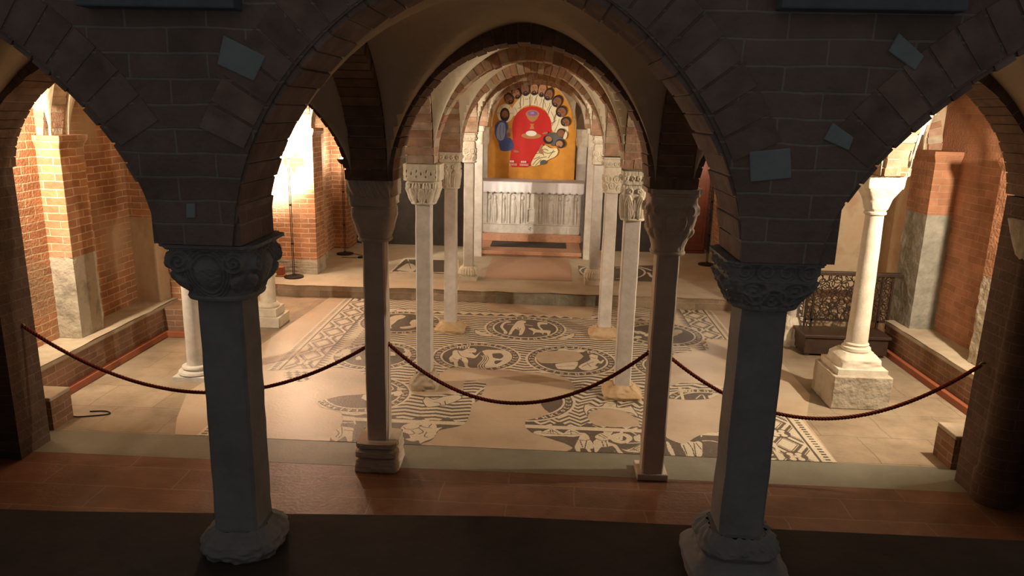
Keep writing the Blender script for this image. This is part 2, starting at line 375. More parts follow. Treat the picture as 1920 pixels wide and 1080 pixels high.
def pilaster(x0, x1, y0, y1, zb, zm, zt, label, brick=M_BRICK, stone=M_STONE, seed=1, impost=True):
    t = thing('wall_pilaster', ((x0+x1)/2, (y0+y1)/2, zb), label, 'pilaster')
    b = MB(); rough_box(b, x0, x1, y0, y1, zb, zm, seed, .007); b.build('stone_foot', stone, t, smooth='auto')
    b = MB(); b.box(x0, x1, y0, y1, zm, zt-(.12 if impost else .06)); b.build('brick_shaft', brick, t)
    if impost:
        b = MB(); rg_ = []
        for zz, o in ((zt-.12, 0.0), (zt-.09, .012), (zt-.05, .03), (zt-.04, .034), (zt, .034)): rg_.append([(x0-o,y0-o,zz),(x1+o,y0-o,zz),(x1+o,y1+o,zz),(x0-o,y1+o,zz)])
        b.loft(rg_); b.build('impost', brick, t)
    return t
pilaster(-4.82, -4.56, 6.98, 7.36, .40, 1.25, 2.46, 'brick pilaster with rough stone foot on the left wall above the bench', seed=1)
pilaster(-4.82, -4.50, 8.46, 8.72, .40, 1.45, 2.46, 'corner pilaster of brick and smooth stone at the far end of the left bench', stone=M_PINK, seed=2)
pilaster(4.58, 4.80, 6.95, 7.30, .40, 1.3, 2.46, 'brick and stone pilaster on the right wall beside the near arch pier', M_BRICKR, seed=3)
pilaster(4.52, 4.84, 8.42, 8.92, .40, 1.75, 2.46, 'corner pilaster of brick over grey stone beyond the right bench', M_BRICKR, M_GSTONE, seed=4)
pilaster(-4.12, -3.40, 11.16, 11.62, .18, .42, 2.46, 'brick pier standing on the platform behind the brightest floor lamp', M_BRICK, seed=5)
pilaster(-3.80, -3.62, 12.3, 12.5, .18, .3, 2.46, 'narrow brick pilaster deep on the left platform wall', M_BRICK, seed=6, impost=False)
pilaster(3.26, 3.46, 12.75, 13.2, .18, .3, 2.46, 'brick pilaster at the right end of the platform by the slim floor lamp', M_BRICK, seed=8, impost=False)

# ============================ VAULTS AND ARCHES ============================
def se(t, n): return np.clip(1-np.abs(t)**n, 0, 1)**(1/n)
NODE = {
 'F': [None, (-3.9, 2.75), (-1.09, 2.75), (1.06, 2.75), (3.9, 2.75), None],
 'A': [(-4.85,5.3), (-4.06, 5.30), (-1.06, 5.30), (1.08, 5.30), (3.70, 5.30), (4.85,5.3)],
 'B': [(-4.78, 7.15), (-3.47, 7.00), (-1.00, 7.00), (1.03, 7.00), (3.38, 7.00), (4.78, 7.10)],
 'C': [(-4.72, 8.80), (-3.42, 9.00), (-0.99, 9.02), (1.01, 9.02), (3.40, 9.02), (4.72, 9.0)],
 'D': [(-4.30, 11.3), (-3.52, 11.2), (-0.99, 11.19), (0.97, 11.19), (3.40, 11.19), None],
 'E': [None, (-3.55, 13.2), (-0.99, 13.14), (0.97, 13.14), (3.40, 13.1), None],
 'G': [None, (-3.55, 15.0), (-1.05, 15.0), (0.85, 15.0), (3.40, 15.0), None]}
HP = dict(F=.17, A=.17, B=.13, C=.13, D=.10, E=.10, G=.10)     # half thickness of piers and bands in each row
SP = dict(F=ZS, A=ZS, B=ZS, C=ZS, D=2.46, E=2.52, G=2.46)      # springing height
NX = dict(F=1.75, A=2.0)
ROWS = 'FABCDEG'
def bay(r0, r1, c, n=2.0):
    a, b_, c_, d = NODE[r0][c], NODE[r0][c+1], NODE[r1][c+1], NODE[r1][c]
    if None in (a, b_, c_, d): return None
    h0, h1 = HP[r0], HP[r1]; hm = .13
    q = [(a[0]+hm, a[1]+h0), (b_[0]-hm, b_[1]+h0), (c_[0]-hm, c_[1]-h1), (d[0]+hm, d[1]-h1)]
    N_ = 36
    t = -np.cos(np.linspace(0, PI, N_)); U, V = np.meshgrid(t, t); u = (U+1)/2; v = (V+1)/2
    X = q[0][0]*(1-u)*(1-v)+q[1][0]*u*(1-v)+q[2][0]*u*v+q[3][0]*(1-u)*v
    Y = q[0][1]*(1-u)*(1-v)+q[1][1]*u*(1-v)+q[2][1]*u*v+q[3][1]*(1-u)*v
    zs = SP[r0]*(1-v)+SP[r1]*v; top = CROWN+.13
    f = np.maximum(se(U, n), se(V, 2.0))
    Z = zs+(top-zs)*f+vnoise(U.shape, 5, hash((r0,c)) % 1000 if False else (ord(r0)*7+c), .01)*(f > .2)
    return np.dstack([X, Y, Z])
for i in range(len(ROWS)-1):
    for c in range(5):
        g = bay(ROWS[i], ROWS[i+1], c, NX.get(ROWS[i], 2.0))
        if g is None: continue
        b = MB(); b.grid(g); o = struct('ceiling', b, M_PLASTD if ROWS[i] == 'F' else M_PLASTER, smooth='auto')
        s_ = o.modifiers.new('thick', 'SOLIDIFY'); s_.thickness = .03; s_.offset = -1 if False else 1

def arch(P0, P1, h0, h1, zs0, zs1, crown, thick, half, n, label, dark=False, full_front=False, group=None):
    P0 = np.array(P0); P1 = np.array(P1); d = P1-P0; Ln = np.linalg.norm(d); d = d/Ln; nrm = np.array([-d[1], d[0]])
    s0, s1 = h0, Ln-h1; mid = (s0+s1)/2; a = (s1-s0)/2
    K = 200; th = np.linspace(0, PI, K)
    ex = 2.0/n
    cs = np.cos(th); sn = np.sin(th)
    s = mid-a*np.sign(cs)*np.abs(cs)**ex; fr = np.abs(sn)**ex
    zs = zs0+(zs1-zs0)*(s-s0)/(2*a); z = zs+(crown-zs)*fr
    ds = np.hypot(np.diff(s), np.diff(z)); cum = np.concatenate([[0], np.cumsum(ds)]); tot = cum[-1]
    nb = max(6, int(round(tot/.078))); rnd = random.Random(int(abs(P0[0]*31+P0[1]*17+P1[0]*7)*10)+3)
    cuts = np.linspace(0, tot, nb+1)
    def at(c): return np.interp(c, cum, s), np.interp(c, cum, z)
    def nr(c):
        e = .01; x0, z0 = at(max(c-e, 0)); x1, z1 = at(min(c+e, tot)); t = np.array([x1-x0, z1-z0]); t /= np.linalg.norm(t)+1e-9
        return np.array([-t[1], t[0]])
    def P(s_, z_, w): q = P0+d*s_+nrm*w; return (q[0], q[1], z_)
    b = MB(); g = .0045
    for k in range(nb):
        c0, c1 = cuts[k]+g, cuts[k+1]-g; j = rnd.uniform(-.006, .006); hw = half+rnd.uniform(-.004, .004)
        q = []
        for cc, sg in ((c0, 1), (c1, -1)):
            x, zz = at(cc); nv = nr(cc)
            q.append((x-nv[0]*j, zz-nv[1]*j)); q.append((x+nv[0]*thick, zz+nv[1]*thick))
        vs = [P(q[0][0],q[0][1],-hw), P(q[2][0],q[2][1],-hw), P(q[3][0],q[3][1],-hw), P(q[1][0],q[1][1],-hw),
              P(q[0][0],q[0][1],hw), P(q[2][0],q[2][1],hw), P(q[3][0],q[3][1],hw), P(q[1][0],q[1][1],hw)]
        b.add(vs, [(0,1,2,3),(7,6,5,4),(0,4,5,1),(1,5,6,2),(2,6,7,3),(3,7,4,0)], 0, rnd.random())
    # mortar body a little behind the brick faces
    rings = []
    for cc in np.linspace(0, tot, 60):
        x, zz = at(cc); nv = nr(cc); w = half-.008
        a0 = (x+nv[0]*.008, zz+nv[1]*.008); a1 = (x+nv[0]*(thick-.004), zz+nv[1]*(thick-.004))
        rings.append([P(a0[0],a0[1],-w), P(a1[0],a1[1],-w), P(a1[0],a1[1],w), P(a0[0],a0[1],w)])
    b.loft(rings, 1)
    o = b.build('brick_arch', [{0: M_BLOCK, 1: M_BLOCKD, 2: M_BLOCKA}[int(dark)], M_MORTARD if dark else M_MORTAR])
    tag(o, label, 'arch', group); return o

BAYN = ['left wall bay', 'left aisle', 'middle aisle', 'right aisle', 'right wall bay']
ROWN = dict(F='nearest dark column pair', A='rope-hung columns', B='first white columns', C='second white columns',
            D='fluted-base platform columns', E='plain piers beside the altar')
ROWS_ = dict(F='nearest dark pair', A='rope-hung row', B='first white row', C='second white row', D='platform columns', E='altar piers')
COLN = ['left wall', 'outer left columns', 'inner left columns', 'inner right columns', 'outer right columns', 'right wall']
for r in 'FABCDE':
    for c in range(5):
        a, b_ = NODE[r][c], NODE[r][c+1]
        if a is None or b_ is None: continue
        if r in 'A' and c in (0, 4): continue
        if r == 'D' and c == 0: continue
        h0 = h1 = HP[r]
        if c == 0: h0 = .06
        if c == 4: h1 = .06
        if r == 'D' and c == 1: h0 = .12
        if r == 'F': h0, h1 = {1: (.17, .145), 2: (.145, .17), 3: (.105, .17)}[c]
        n = {'F': {1: 1.72, 2: 1.75, 3: 1.6}.get(c, 2), 'A': 2.0 if c == 2 else 1.85}.get(r, 2.0)
        cr = CROWN+(.03 if r == 'F' else 0)
        arch(a, b_, h0, h1, SP[r], SP[r], cr, .16, HP[r], n,
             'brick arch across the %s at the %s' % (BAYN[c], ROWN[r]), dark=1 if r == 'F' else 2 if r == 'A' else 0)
for i in range(len(ROWS)-2):
    r0, r1 = ROWS[i], ROWS[i+1]
    for c in range(1, 5):
        a, b_ = NODE[r0][c], NODE[r1][c]
        if a is None or b_ is None: continue
        arch(a, b_, HP[r0], HP[r1], SP[r0], SP[r1], CROWN, .16, .128, 2.0,
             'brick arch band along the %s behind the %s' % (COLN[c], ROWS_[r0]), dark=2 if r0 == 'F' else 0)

# pier cores between springing arches
def core(r, c, h, top=3.0):
    p = NODE[r][c]; b = MB(); k = HP[r]-.006
    b.box(p[0]-k, p[0]+k, p[1]-k, p[1]+k, SP[r]+.001, top)
    o = b.build('pier_core', M_FACADE if r in 'FA' else M_BRICK); return o
for r in 'FABCDE':
    for c in range(1, 5):
        if NODE[r][c] is None: continue
        if r in 'DEA' and c in (1, 4): continue
        o = core(r, c, 0)
        tag(o, 'brick pier block over the %s capital of the %s' % (COLN[c].replace(' columns', ''), ROWS_[r]), 'pier block')

# front wall above the nearest arches: brick face with pale blocks
FN = {1: 1.72, 2: 1.75, 3: 1.6}
FE = {1: (-3.73, -1.235), 2: (-.945, .89), 3: (1.165, 3.73)}
def front_curve(x):
    for c in (1, 2, 3):
        a, b_ = FE[c]
        if a <= x <= b_:
            m, h = (a+b_)/2, (b_-a)/2; n = FN[c]
            return ZS+(CROWN+.03-ZS)*float(se((x-m)/h, n))
    return ZS
xs = np.unique(np.concatenate([np.linspace(-4.3, 4.3, 700)]))
b = MB(); fr = []; 
y0, y1 = 2.572, 2.72
lo = [max(front_curve(x), ZS)+.028 if front_curve(x) > ZS else ZS+.003 for x in xs]
vs = [(x, y0, z) for x, z in zip(xs, lo)]+[(x, y0, 3.6) for x in xs]+[(x, y1, z) for x, z in zip(xs, lo)]+[(x, y1, 3.6) for x in xs]
n = len(xs)
b.add(vs, [(i,i+1,n+i+1,n+i) for i in range(n-1)]+[(2*n+i,i,i+1,2*n+i+1)[::-1] for i in range(n-1)]+[(3*n+i,3*n+i+1,2*n+i+1,2*n+i) for i in range(n-1)], 0)
struct('wall_front', b, M_FACADE)
# radial bricks of the front face standing a hair proud
def front_ring(c, n):
    a, b_ = FE[c]; m, h = (a+b_)/2, (b_-a)/2; rise = CROWN+.03-ZS
    K = 300; th = np.linspace(0, PI, K); ex = 2.0/n
    s = m-h*np.sign(np.cos(th))*np.abs(np.cos(th))**ex; z = ZS+rise*np.abs(np.sin(th))**ex
    cum = np.concatenate([[0], np.cumsum(np.hypot(np.diff(s), np.diff(z)))]); tot = cum[-1]; nb = int(tot/.088)
    b = MB(); rnd = random.Random(c)
    for k in range(nb):
        c0, c1 = tot*k/nb+.005, tot*(k+1)/nb-.005; q = []
        for cc in (c0, c1):
            x, zz = np.interp(cc, cum, s), np.interp(cc, cum, z)
            dx, dz = m+(x-m)*.0-x, ZS-.1-zz
            e = .01; x0, z0 = np.interp(cc-e, cum, s), np.interp(cc-e, cum, z); x1, z1 = np.interp(cc+e, cum, s), np.interp(cc+e, cum, z)
            t = np.array([x1-x0, z1-z0]); t /= np.linalg.norm(t)+1e-9; nv = np.array([-t[1], t[0]])
            q.append(((x+nv[0]*.03, zz+nv[1]*.03), (x+nv[0]*.20, zz+nv[1]*.20)))
        # stop where neighbouring rings would cross over the column
        lim = NODE['F'][c][0] if q[0][0][0] < m else NODE['F'][c+1][0]
        pts = [q[0][0], q[1][0], q[1][1], q[0][1]]
        if q[0][0][0] < m: pts = [(max(x, lim+.004), z) for x, z in pts]
        else: pts = [(min(x, lim-.004), z) for x, z in pts]
        if min(p[1] for p in pts) < ZS+.30 or any(abs(p[0]-lim) < .006 for p in pts): continue
        y = 2.5695-rnd.random()*.001
        vs = [(x, y, zz) for x, zz in pts]+[(x, 2.60, zz) for x, zz in pts]
        b.add(vs, [(0,1,2,3),(7,6,5,4),(0,4,5,1),(1,5,6,2),(2,6,7,3),(3,7,4,0)], 0, rnd.random())
    return b
for c, n in FN.items():
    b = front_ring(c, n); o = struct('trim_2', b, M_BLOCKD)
PALE = mat('pale_block_stone', (.30, .34, .37), (.25, .285, .31), 8, .8, .3, 40)
PLIN = mat('plinth_stone', (.15, .175, .205), (.11, .13, .155), 8, .8, .3, 40)
blocks = [([(-.93,3.027),(-.787,2.96),(-.834,2.877),(-.959,2.931)], 'pale stone block high over the left front column'),
          ([(-1.11,2.445),(-1.076,2.446),(-1.081,2.393),(-1.114,2.392)], 'tiny pale stone chip low over the left front capital'),
          ([(.881,2.68),(1.018,2.696),(1.033,2.594),(.895,2.577)], 'pale rectangular stone block just over the right front capital'),
          ([(1.325,3.075),(1.418,3.003),(1.394,2.957),(1.30,3.017)], 'pale tilted stone block highest over the right front arch'),
          ([(1.149,2.784),(1.225,2.736),(1.214,2.692),(1.126,2.727)], 'small pale tilted stone block midway up the right front arch')]
for pts, lab in blocks:
    b = MB(); vs = [(x, 2.564, z) for x, z in pts]+[(x, 2.595, z) for x, z in pts]
    b.add(vs, [(0,3,2,1)[::-1],(7,6,5,4)[::-1],(0,4,5,1),(1,5,6,2),(2,6,7,3),(3,7,4,0)])
    tag(b.build('stone_block', PALE, bevel=.004), lab, 'stone block')
for x0, x1, s_ in ((-1.40, -.86, 'left'), (.92, 1.50, 'right')):
    b = MB(); b.box(x0, x1, 2.50, 2.59, 3.105 if s_ == 'left' else 3.135, 3.6)
    tag(b.build('stone_plinth', PLIN, bevel=.006), 'pale stone plinth ledge at the top edge over the %s front column' % s_, 'ledge')

# ============================ COLUMNS ============================
def interp(prof, v): xs = [p[0] for p in prof]; ys = [p[1] for p in prof]; return np.interp(v, xs, ys)
def leaf(U, V, c, w, h, v0=0.0):
    t = (V-v0)/h; wid = w*np.sqrt(np.clip(1-np.clip(t, 0, 1)**2.2, 0, 1))*(.75+.5*np.clip(t, 0, 1)); du = np.abs(U-c)
    inside = (du < wid) & (t >= 0) & (t <= 1)
    e = np.clip(1-du/np.maximum(wid, 1e-3), 0, 1)
    r = np.where(inside, .45+.55*np.sin(np.clip(e*3, 0, 1)*PI/2), 0)
    r = r-np.where(inside & (du < .035), .35, 0)-np.where(inside & (np.abs(e-.45) < .09), .3, 0)
    return r
def petal(U, V, c, w, h, v0=0.0, nest=False):
    t = np.clip((V-v0)/h, 0, 1); wid = w*np.clip(np.sin(PI*t**.85*.96+.10), 0, 1)**.55
    e = np.abs(U-c)/np.maximum(wid, 1e-3); ins = (e < 1) & (V > v0) & (V < v0+h)
    r = np.where(ins, .35+.65*np.sqrt(np.clip(1-e*e, 0, 1)), 0)
    if nest:
        d = np.maximum(e, np.where(t > .6, e+(t-.6)*.9, 0))
        r = r-np.where(ins & (np.abs(d-.68) < .10), .45, 0)-np.where(ins & (np.abs(d-.30) < .08), .45, 0)
    return np.clip(r, 0, 1)
def spiral(U, V, cu, cv, R, asp, hand=1, turns=2.5):
    x = (U-cu)*hand; y = (V-cv)*asp; d = np.hypot(x, y); a = np.arctan2(y, x)/(2*PI)
    k = (d/R)*turns-a; r = .5+.5*np.cos(2*PI*k)
    return np.where(d < R, .25+.75*r*np.clip((R-d)/R*6, 0, 1), 0)
def ring(U, V, cu, cv, R, w, asp):
    d = np.hypot(U-cu, (V-cv)*asp); return np.clip(1-np.abs(d-R)/w, 0, 1)**.6
def blob(U, V, cu, cv, R, asp): d = np.hypot(U-cu, (V-cv)*asp)/R; return np.sqrt(np.clip(1-d*d, 0, 1))
def relief(kind, U, V, asp):
    Z = np.zeros_like(U)
    if kind == 'volute':
        Z = np.maximum(Z, .9*spiral(U, V, -.66, .70, .30, asp, 1, 2.2)); Z = np.maximum(Z, .9*spiral(U, V, .66, .70, .30, asp, -1, 2.2))
        d = np.hypot(U/.40, (V-.50)*asp/.52)
        for R in (1.0, 1.2, 1.4): Z = np.maximum(Z, .55*np.clip(1-np.abs(d-R)/.085, 0, 1)**.5*(V < .92))
        Z = np.maximum(Z, .8*np.sqrt(np.clip(1-(d/.86)**2, 0, 1)))
        Z = np.maximum(Z, 1.0*blob(U, V, -.80, .34, .26, asp)); Z = np.maximum(Z, 1.0*blob(U, V, .80, .34, .26, asp))
        Z = np.maximum(Z, .35*np.clip(1-np.abs(V-.06)/.05, 0, 1)); Z = np.where(V > .93, .85, Z)
    elif kind == 'lotus':
        top = V > .56
        lo = np.zeros_like(U)
        for c in (-.66, 0, .66): lo = np.maximum(lo, petal(U, V, c, .31, .40, .02))
        for c, w_ in ((-.93, .12), (-.33, .13), (.33, .13), (.93, .12)): lo = np.maximum(lo, .75*petal(U, V, c, w_, .40, .14))
        for c in (-.8, -.5, -.17, .17, .5, .8): lo = np.maximum(lo, .6*petal(U, V, c, .09, .20, .34))
        hi = np.full_like(U, .8)
        for k in range(7):
            c = -.87+k*.29
            hi = np.minimum(hi, 1-np.clip(1-np.hypot(U-c, (V-.70-.06*(k % 2))*asp)/.07, 0, 1)*2.6)
            hi = np.minimum(hi, 1-np.clip(1-np.hypot((U-c)*1.7-(V-.80)*.9, (V-.83+.05*(k % 2))*asp*.7)/.075, 0, 1)*2.6)
        Z = np.where(top, np.clip(hi, 0, 1), lo*.8); Z = np.where(np.abs(V-.56) < .02, .1, Z)
    elif kind == 'scroll':
        top = V > .62
        for k in range(4):
            c = -.72+k*.48
            Z = np.maximum(Z, np.where(top, .9*spiral(U, V, c, .81, .23, asp, 1 if k % 2 else -1, 1.6), 0))
        for c, cv in ((-.5, .40), (.5, .40), (0, .22), (-.9, .15), (.9, .15)):
            Z = np.maximum(Z, np.where(~top, ring(U, V, c, cv, .34, .09, asp), 0)); Z = np.maximum(Z, np.where(~top, .7*spiral(U, V, c, cv, .22, asp, 1, 1.3), 0))
        Z = np.where(np.abs(V-.62) < .018, .15, Z); Z = np.where(V > .945, .9, Z)
    elif kind == 'acanthus':
        top = V > .72
        for k in range(4):
            c = -.72+k*.48
            Z = np.maximum(Z, np.where(top, spiral(U, V, c, .86, .21, asp, 1 if k % 2 else -1, 1.4), 0))
        for c, h_ in ((-.52, .50), (.52, .50)): Z = np.maximum(Z, petal(U, V, c, .44, h_, .02, True))
        Z = np.maximum(Z, .6*petal(U, V, 0, .12, .42, .02)); Z = np.maximum(Z, .6*petal(U, V, -.97, .10, .42, .02)); Z = np.maximum(Z, .6*petal(U, V, .97, .10, .42, .02))
        m = ~top
        Z = np.maximum(Z, np.where(m, .9*spiral(U, V, -.42, .60, .26, asp, 1, 1.5), 0)); Z = np.maximum(Z, np.where(m, .9*spiral(U, V, .42, .60, .26, asp, -1, 1.5), 0))
        Z = np.where(np.abs(V-.72) < .018, .1, Z)
    elif kind == 'cable':
        Z = np.where(V > .72, .5+.5*np.sin((U*1.0+V*1.4)*PI*6), 0)
        Z = np.where(np.abs(V-.72) < .03, 0, Z)
    elif kind == 'flutes':
        Z = .5+.5*np.abs(np.sin(U*PI*3.0)); Z = np.where(V > .86, .9, Z)
    return Z
def loftcap(kind, cx, cy, z0, z1, prof, sq, amp, N_=46, seed=0, rough=.0, mi=0, mb=None):
    """carved block: prof gives half width over height, sq the squareness of the plan"""
    mb = mb or MB(); u = np.linspace(-1, 1, N_); v = np.linspace(0, 1, N_); U, V = np.meshgrid(u, v)
    hw = interp(prof, V); e = interp(sq, V); hm = float(np.mean(interp(prof, v))); asp = (z1-z0)/hm
    R = relief(kind, U, V, asp)
    for _ in range(max(1, N_//45)):
        Pd = np.pad(R, 1, mode='edge'); R = (Pd[:-2,1:-1]+Pd[2:,1:-1]+Pd[1:-1,:-2]+Pd[1:-1,2:]+4*Pd[1:-1,1:-1])/8
    R = R*amp*np.clip((1-np.abs(U))*14, 0, 1)+vnoise(U.shape, 4, seed+3, rough)*np.clip((1-np.abs(U))*8, 0, 1)
    k = (1+np.abs(U)**e)**(1/e)
    a = hw/k+R; t = hw*U/k
    for i in range(4):
        c, s = [(0,-1),(1,0),(0,1),(-1,0)][i]
        X = cx+c*a-s*t; Y = cy+s*a+c*t
        mb.grid(np.dstack([X, Y, z0+V*(z1-z0)]), mi)
    for zz, row in ((z0, 0), (z1, -1)):
        pts = []
        for i in range(4):
            c, s = [(0,-1),(1,0),(0,1),(-1,0)][i]
            for j in range(0, N_-1, 5):
                pts.append((cx+c*a[row,j]-s*t[row,j], cy+s*a[row,j]+c*t[row,j], zz))
        n = len(pts); mb.add(pts, [tuple(range(n)) if row else tuple(range(n-1, -1, -1))], mi)
    return mb
def shaft_mesh(cx, cy, z0, z1, w0, w1, cham=.14, rnd_=False, seed=0, sway=.0):
    b = MB(); rings = []; K = 14; r = np.random.RandomState(seed)
    for k in range(K+1):
        t = k/K; h = (w0+(w1-w0)*t)/2*(1+.004*r.randn()); z = z0+(z1-z0)*t; ox = .0010*r.randn()
        if rnd_: rings.append([(cx+ox+h*math.cos(2*PI*q/28), cy+h*math.sin(2*PI*q/28), z) for q in range(28)])
        else:
            c = h*cham
            rings.append([(cx+x+ox, cy+y, z) for x, y in [(-h+c,-h),(h-c,-h),(h,-h+c),(h,h-c),(h-c,h),(-h+c,h),(-h,h-c),(-h,-h+c)]])
    b.loft(rings); return b
def column(cx, cy, zb, label, w0, w1, zbase, zcap, ztop, cap, capw, botw, base, m_sh, m_cap, m_base, rnd_=False, seed=0, amp=.016, cat='column', captop=None, sqb=3.0, baseamp=0, bx=.11):
    t = thing('marble_column', (cx, cy, zb), label, cat)
    # base
    if base:
        b = MB()
        if base == 'torus':
            b.box(cx-.17, cx+.17, cy-.17, cy+.17, zb, zb+(zbase-zb)*.35)
            H = zbase-zb; prof = [(zb+H*.35, .155), (zb+H*.45, .175), (zb+H*.6, .165), (zb+H*.65, .13), (zb+H*.75, .12), (zb+H*.85, .135), (zb+H*.95, .13), (zbase, .105)]
            b.lathe(cx, cy, prof, 28)
        elif base == 'rough':
            H = zbase-zb
            loftcap('plain', cx, cy, zb, zbase, [(0, w0*.5+bx), (.35, w0*.5+bx+.005), (.6, w0*.5+bx*.77), (.82, w0*.5+bx*.45), (1, w0*.5+.02)], [(0, 8), (.5, 6), (1, 4)], 0, 26, seed, .025, mb=b)
        elif base == 'flutes':
            loftcap('flutes', cx, cy, zb+.07, zbase, [(0, w0*.5+.035), (.25, w0*.5+.06), (.7, w0*.5+.05), (1, w0*.5+.015)], [(0, 5), (1, 3)], .018, 40, seed, mb=b)
            b.box(cx-w0*.5-.06, cx+w0*.5+.06, cy-w0*.5-.06, cy+w0*.5+.06, zb, zb+.07)
        elif base == 'stepped':
            h = w0*.5; H = zbase-zb
            b.box(cx-h-.10, cx+h+.10, cy-h-.10, cy+h+.10, zb, zb+H*.45); b.box(cx-h-.055, cx+h+.055, cy-h-.055, cy+h+.055, zb+H*.45, zb+H*.8)
            b.lathe(cx, cy, [(zb+H*.8, h+.04), (zb+H*.88, h+.045), (zbase, h+.015)], 24)
        elif base == 'slimpad':
            h = w0*.5; b.box(cx-h-.035, cx+h+.035, cy-h-.02, cy+h+.06, zb, zb+.05)
        elif base == 'inverted':   # a reused capital turned upside down
            h = w0*.5; H = zbase-zb
            loftcap('plain', cx, cy, zb, zb+H*.45, [(0, h+.09), (.1, h+.095), (.5, h+.09), (.9, h+.085), (1, h+.05)], [(0, 9), (1, 7)], 0, 26, seed, .012, mb=b)
            loftcap('plain', cx, cy, zb+H*.45, zb+H*.78, [(0, h+.05), (.25, h+.09), (.8, h+.085), (1, h+.05)], [(0, 8), (1, 8)], 0, 26, seed+1, .012, mb=b)
            loftcap('plain', cx, cy, zb+H*.78, zbase, [(0, h+.05), (.3, h+.08), (1, h+.08)], [(0, 8), (1, 8)], 0, 26, seed+2, .01, mb=b)
        elif base == 'carved':
            h = w0*.5; H = zbase-zb
            loftcap('cable', cx, cy, zb, zbase, [(0, h+.115), (.25, h+.12), (.4, h+.075), (.55, h+.06), (.7, h+.08), (.85, h+.06), (1, h+.02)], [(0, 4), (1, 3)], .012, 36, seed, .012, mb=b)
        elif base == 'lump':
            h = w0*.5
            loftcap('flutes', cx, cy, zb, zbase, [(0, h+.06), (.3, h+.075), (.6, h+.068), (.85, h+.035), (1, h+.010)], [(0, 3), (1, 3)], .008, 36, seed, .014, mb=b)
        bo = b.build('base', m_base, t, smooth='auto', bevel=.006 if base in ('stepped', 'slimpad') else 0)
        if m_base is M_ORST: bo['label'] = 'yellowish stained stone base'
    shaft_mesh(cx, cy, zbase-.002, zcap+.004, w0, w1, rnd_=rnd_, seed=seed).build('shaft', m_sh, t, smooth='auto')
    # capital: carved bell, astragal and abacus
    b = MB()
    ab = .10
    prof = cap[1]; loftcap(cap[0], cx, cy, zcap, ztop-.0, prof, cap[2], amp, 111 if cy < 3 else 81, seed, .004, mb=b)
    hw = prof[0][1]+.008
    pts = []
    for k in range(40):
        a = 2*PI*k/40; e = sqb; c, s = math.cos(a), math.sin(a); k_ = (abs(c)**e+abs(s)**e)**(1/e); pts.append((cx+hw*c/k_, cy+hw*s/k_, zcap+.014))
    b.tube(pts, .014, 8, closed=True)
    b.build('capital', m_cap, t, smooth='auto')
    return t
def P_(w0, w1, shape='bell', lip=.90):
    a, b_ = w0/2, w1/2
    if shape == 'bell': return [(0, a), (.12, a+.012), (.35, a+(b_-a)*.62), (.6, a+(b_-a)*.92), (lip-.02, b_-.012), (lip, b_), (1, b_)]
    if shape == 'block': return [(0, a), (.15, a+(b_-a)*.45), (.42, a+(b_-a)*.9), (.55, b_-.010), (.57, b_-.022), (.60, b_), (1, b_)]
    if shape == 'tall': return [(0, a), (.12, a+.01), (.4, a+(b_-a)*.55), (.68, b_-.018), (.71, b_-.028), (.74, b_), (1, b_)]
    if shape == 'cone': return [(0, a), (.1, a+.004), (.70, b_-.02), (.72, b_), (1, b_)]
SQ = [(0, 3.0), (.3, 4), (.6, 9), (1, 16)]
# nearest dark pair, standing on the parapet
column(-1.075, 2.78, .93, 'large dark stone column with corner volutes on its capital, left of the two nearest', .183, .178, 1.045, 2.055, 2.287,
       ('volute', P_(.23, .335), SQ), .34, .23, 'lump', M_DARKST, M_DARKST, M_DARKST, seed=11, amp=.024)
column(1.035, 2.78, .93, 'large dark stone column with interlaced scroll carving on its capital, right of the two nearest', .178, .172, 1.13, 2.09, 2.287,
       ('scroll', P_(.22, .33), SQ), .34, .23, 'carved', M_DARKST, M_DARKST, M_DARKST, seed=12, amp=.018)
# rope-hung slim pair
column(-1.075, 5.33, 0, 'slim dark marble column on an upturned reused capital, rope tied left and right', .165, .165, .235, 1.83, 2.287,
       ('cable', P_(.21, .32, 'block'), SQ), .3, .2, 'inverted', M_DARKSH, M_DARKSH, M_DARKSH, seed=13)
column(1.10, 5.33, 0, 'slim dark marble column standing straight on the red tiles, rope tied left and right', .168, .168, .03, 1.80, 2.287,
       ('volute', P_(.21, .355, 'bell'), SQ), .36, .22, 'slimpad', M_DARKSH, M_DARKSH, M_DARKSH, seed=14, amp=.022)
# first white row
column(-.985, 7.0, 0, 'white marble column with a big-petalled lotus capital pierced by drill holes above', .155, .15, .20, 1.90, 2.287,
       ('lotus', P_(.20, .32, 'block'), SQ), .33, .2, 'rough', M_MARBLEG, M_STONEC, M_FLOORP, seed=15, amp=.020, bx=.055)
column(1.03, 7.0, 0, 'white marble column with a deeply carved tall acanthus capital on a yellow stained base', .16, .155, .13, 1.80, 2.27,
       ('acanthus', P_(.19, .245, 'tall'), SQ), .25, .2, 'rough', M_MARBLEG, M_STONEC, M_ORST, seed=16, amp=.022)
column(-3.42, 7.05, 0, 'white round column half hidden behind the left front column', .16, .14, .14, 1.95, 2.287,
       ('cable', P_(.17, .29, 'cone'), SQ), .3, .2, 'torus', M_MARBLE, M_STONEC, M_MARBLE, rnd_=True, seed=17)
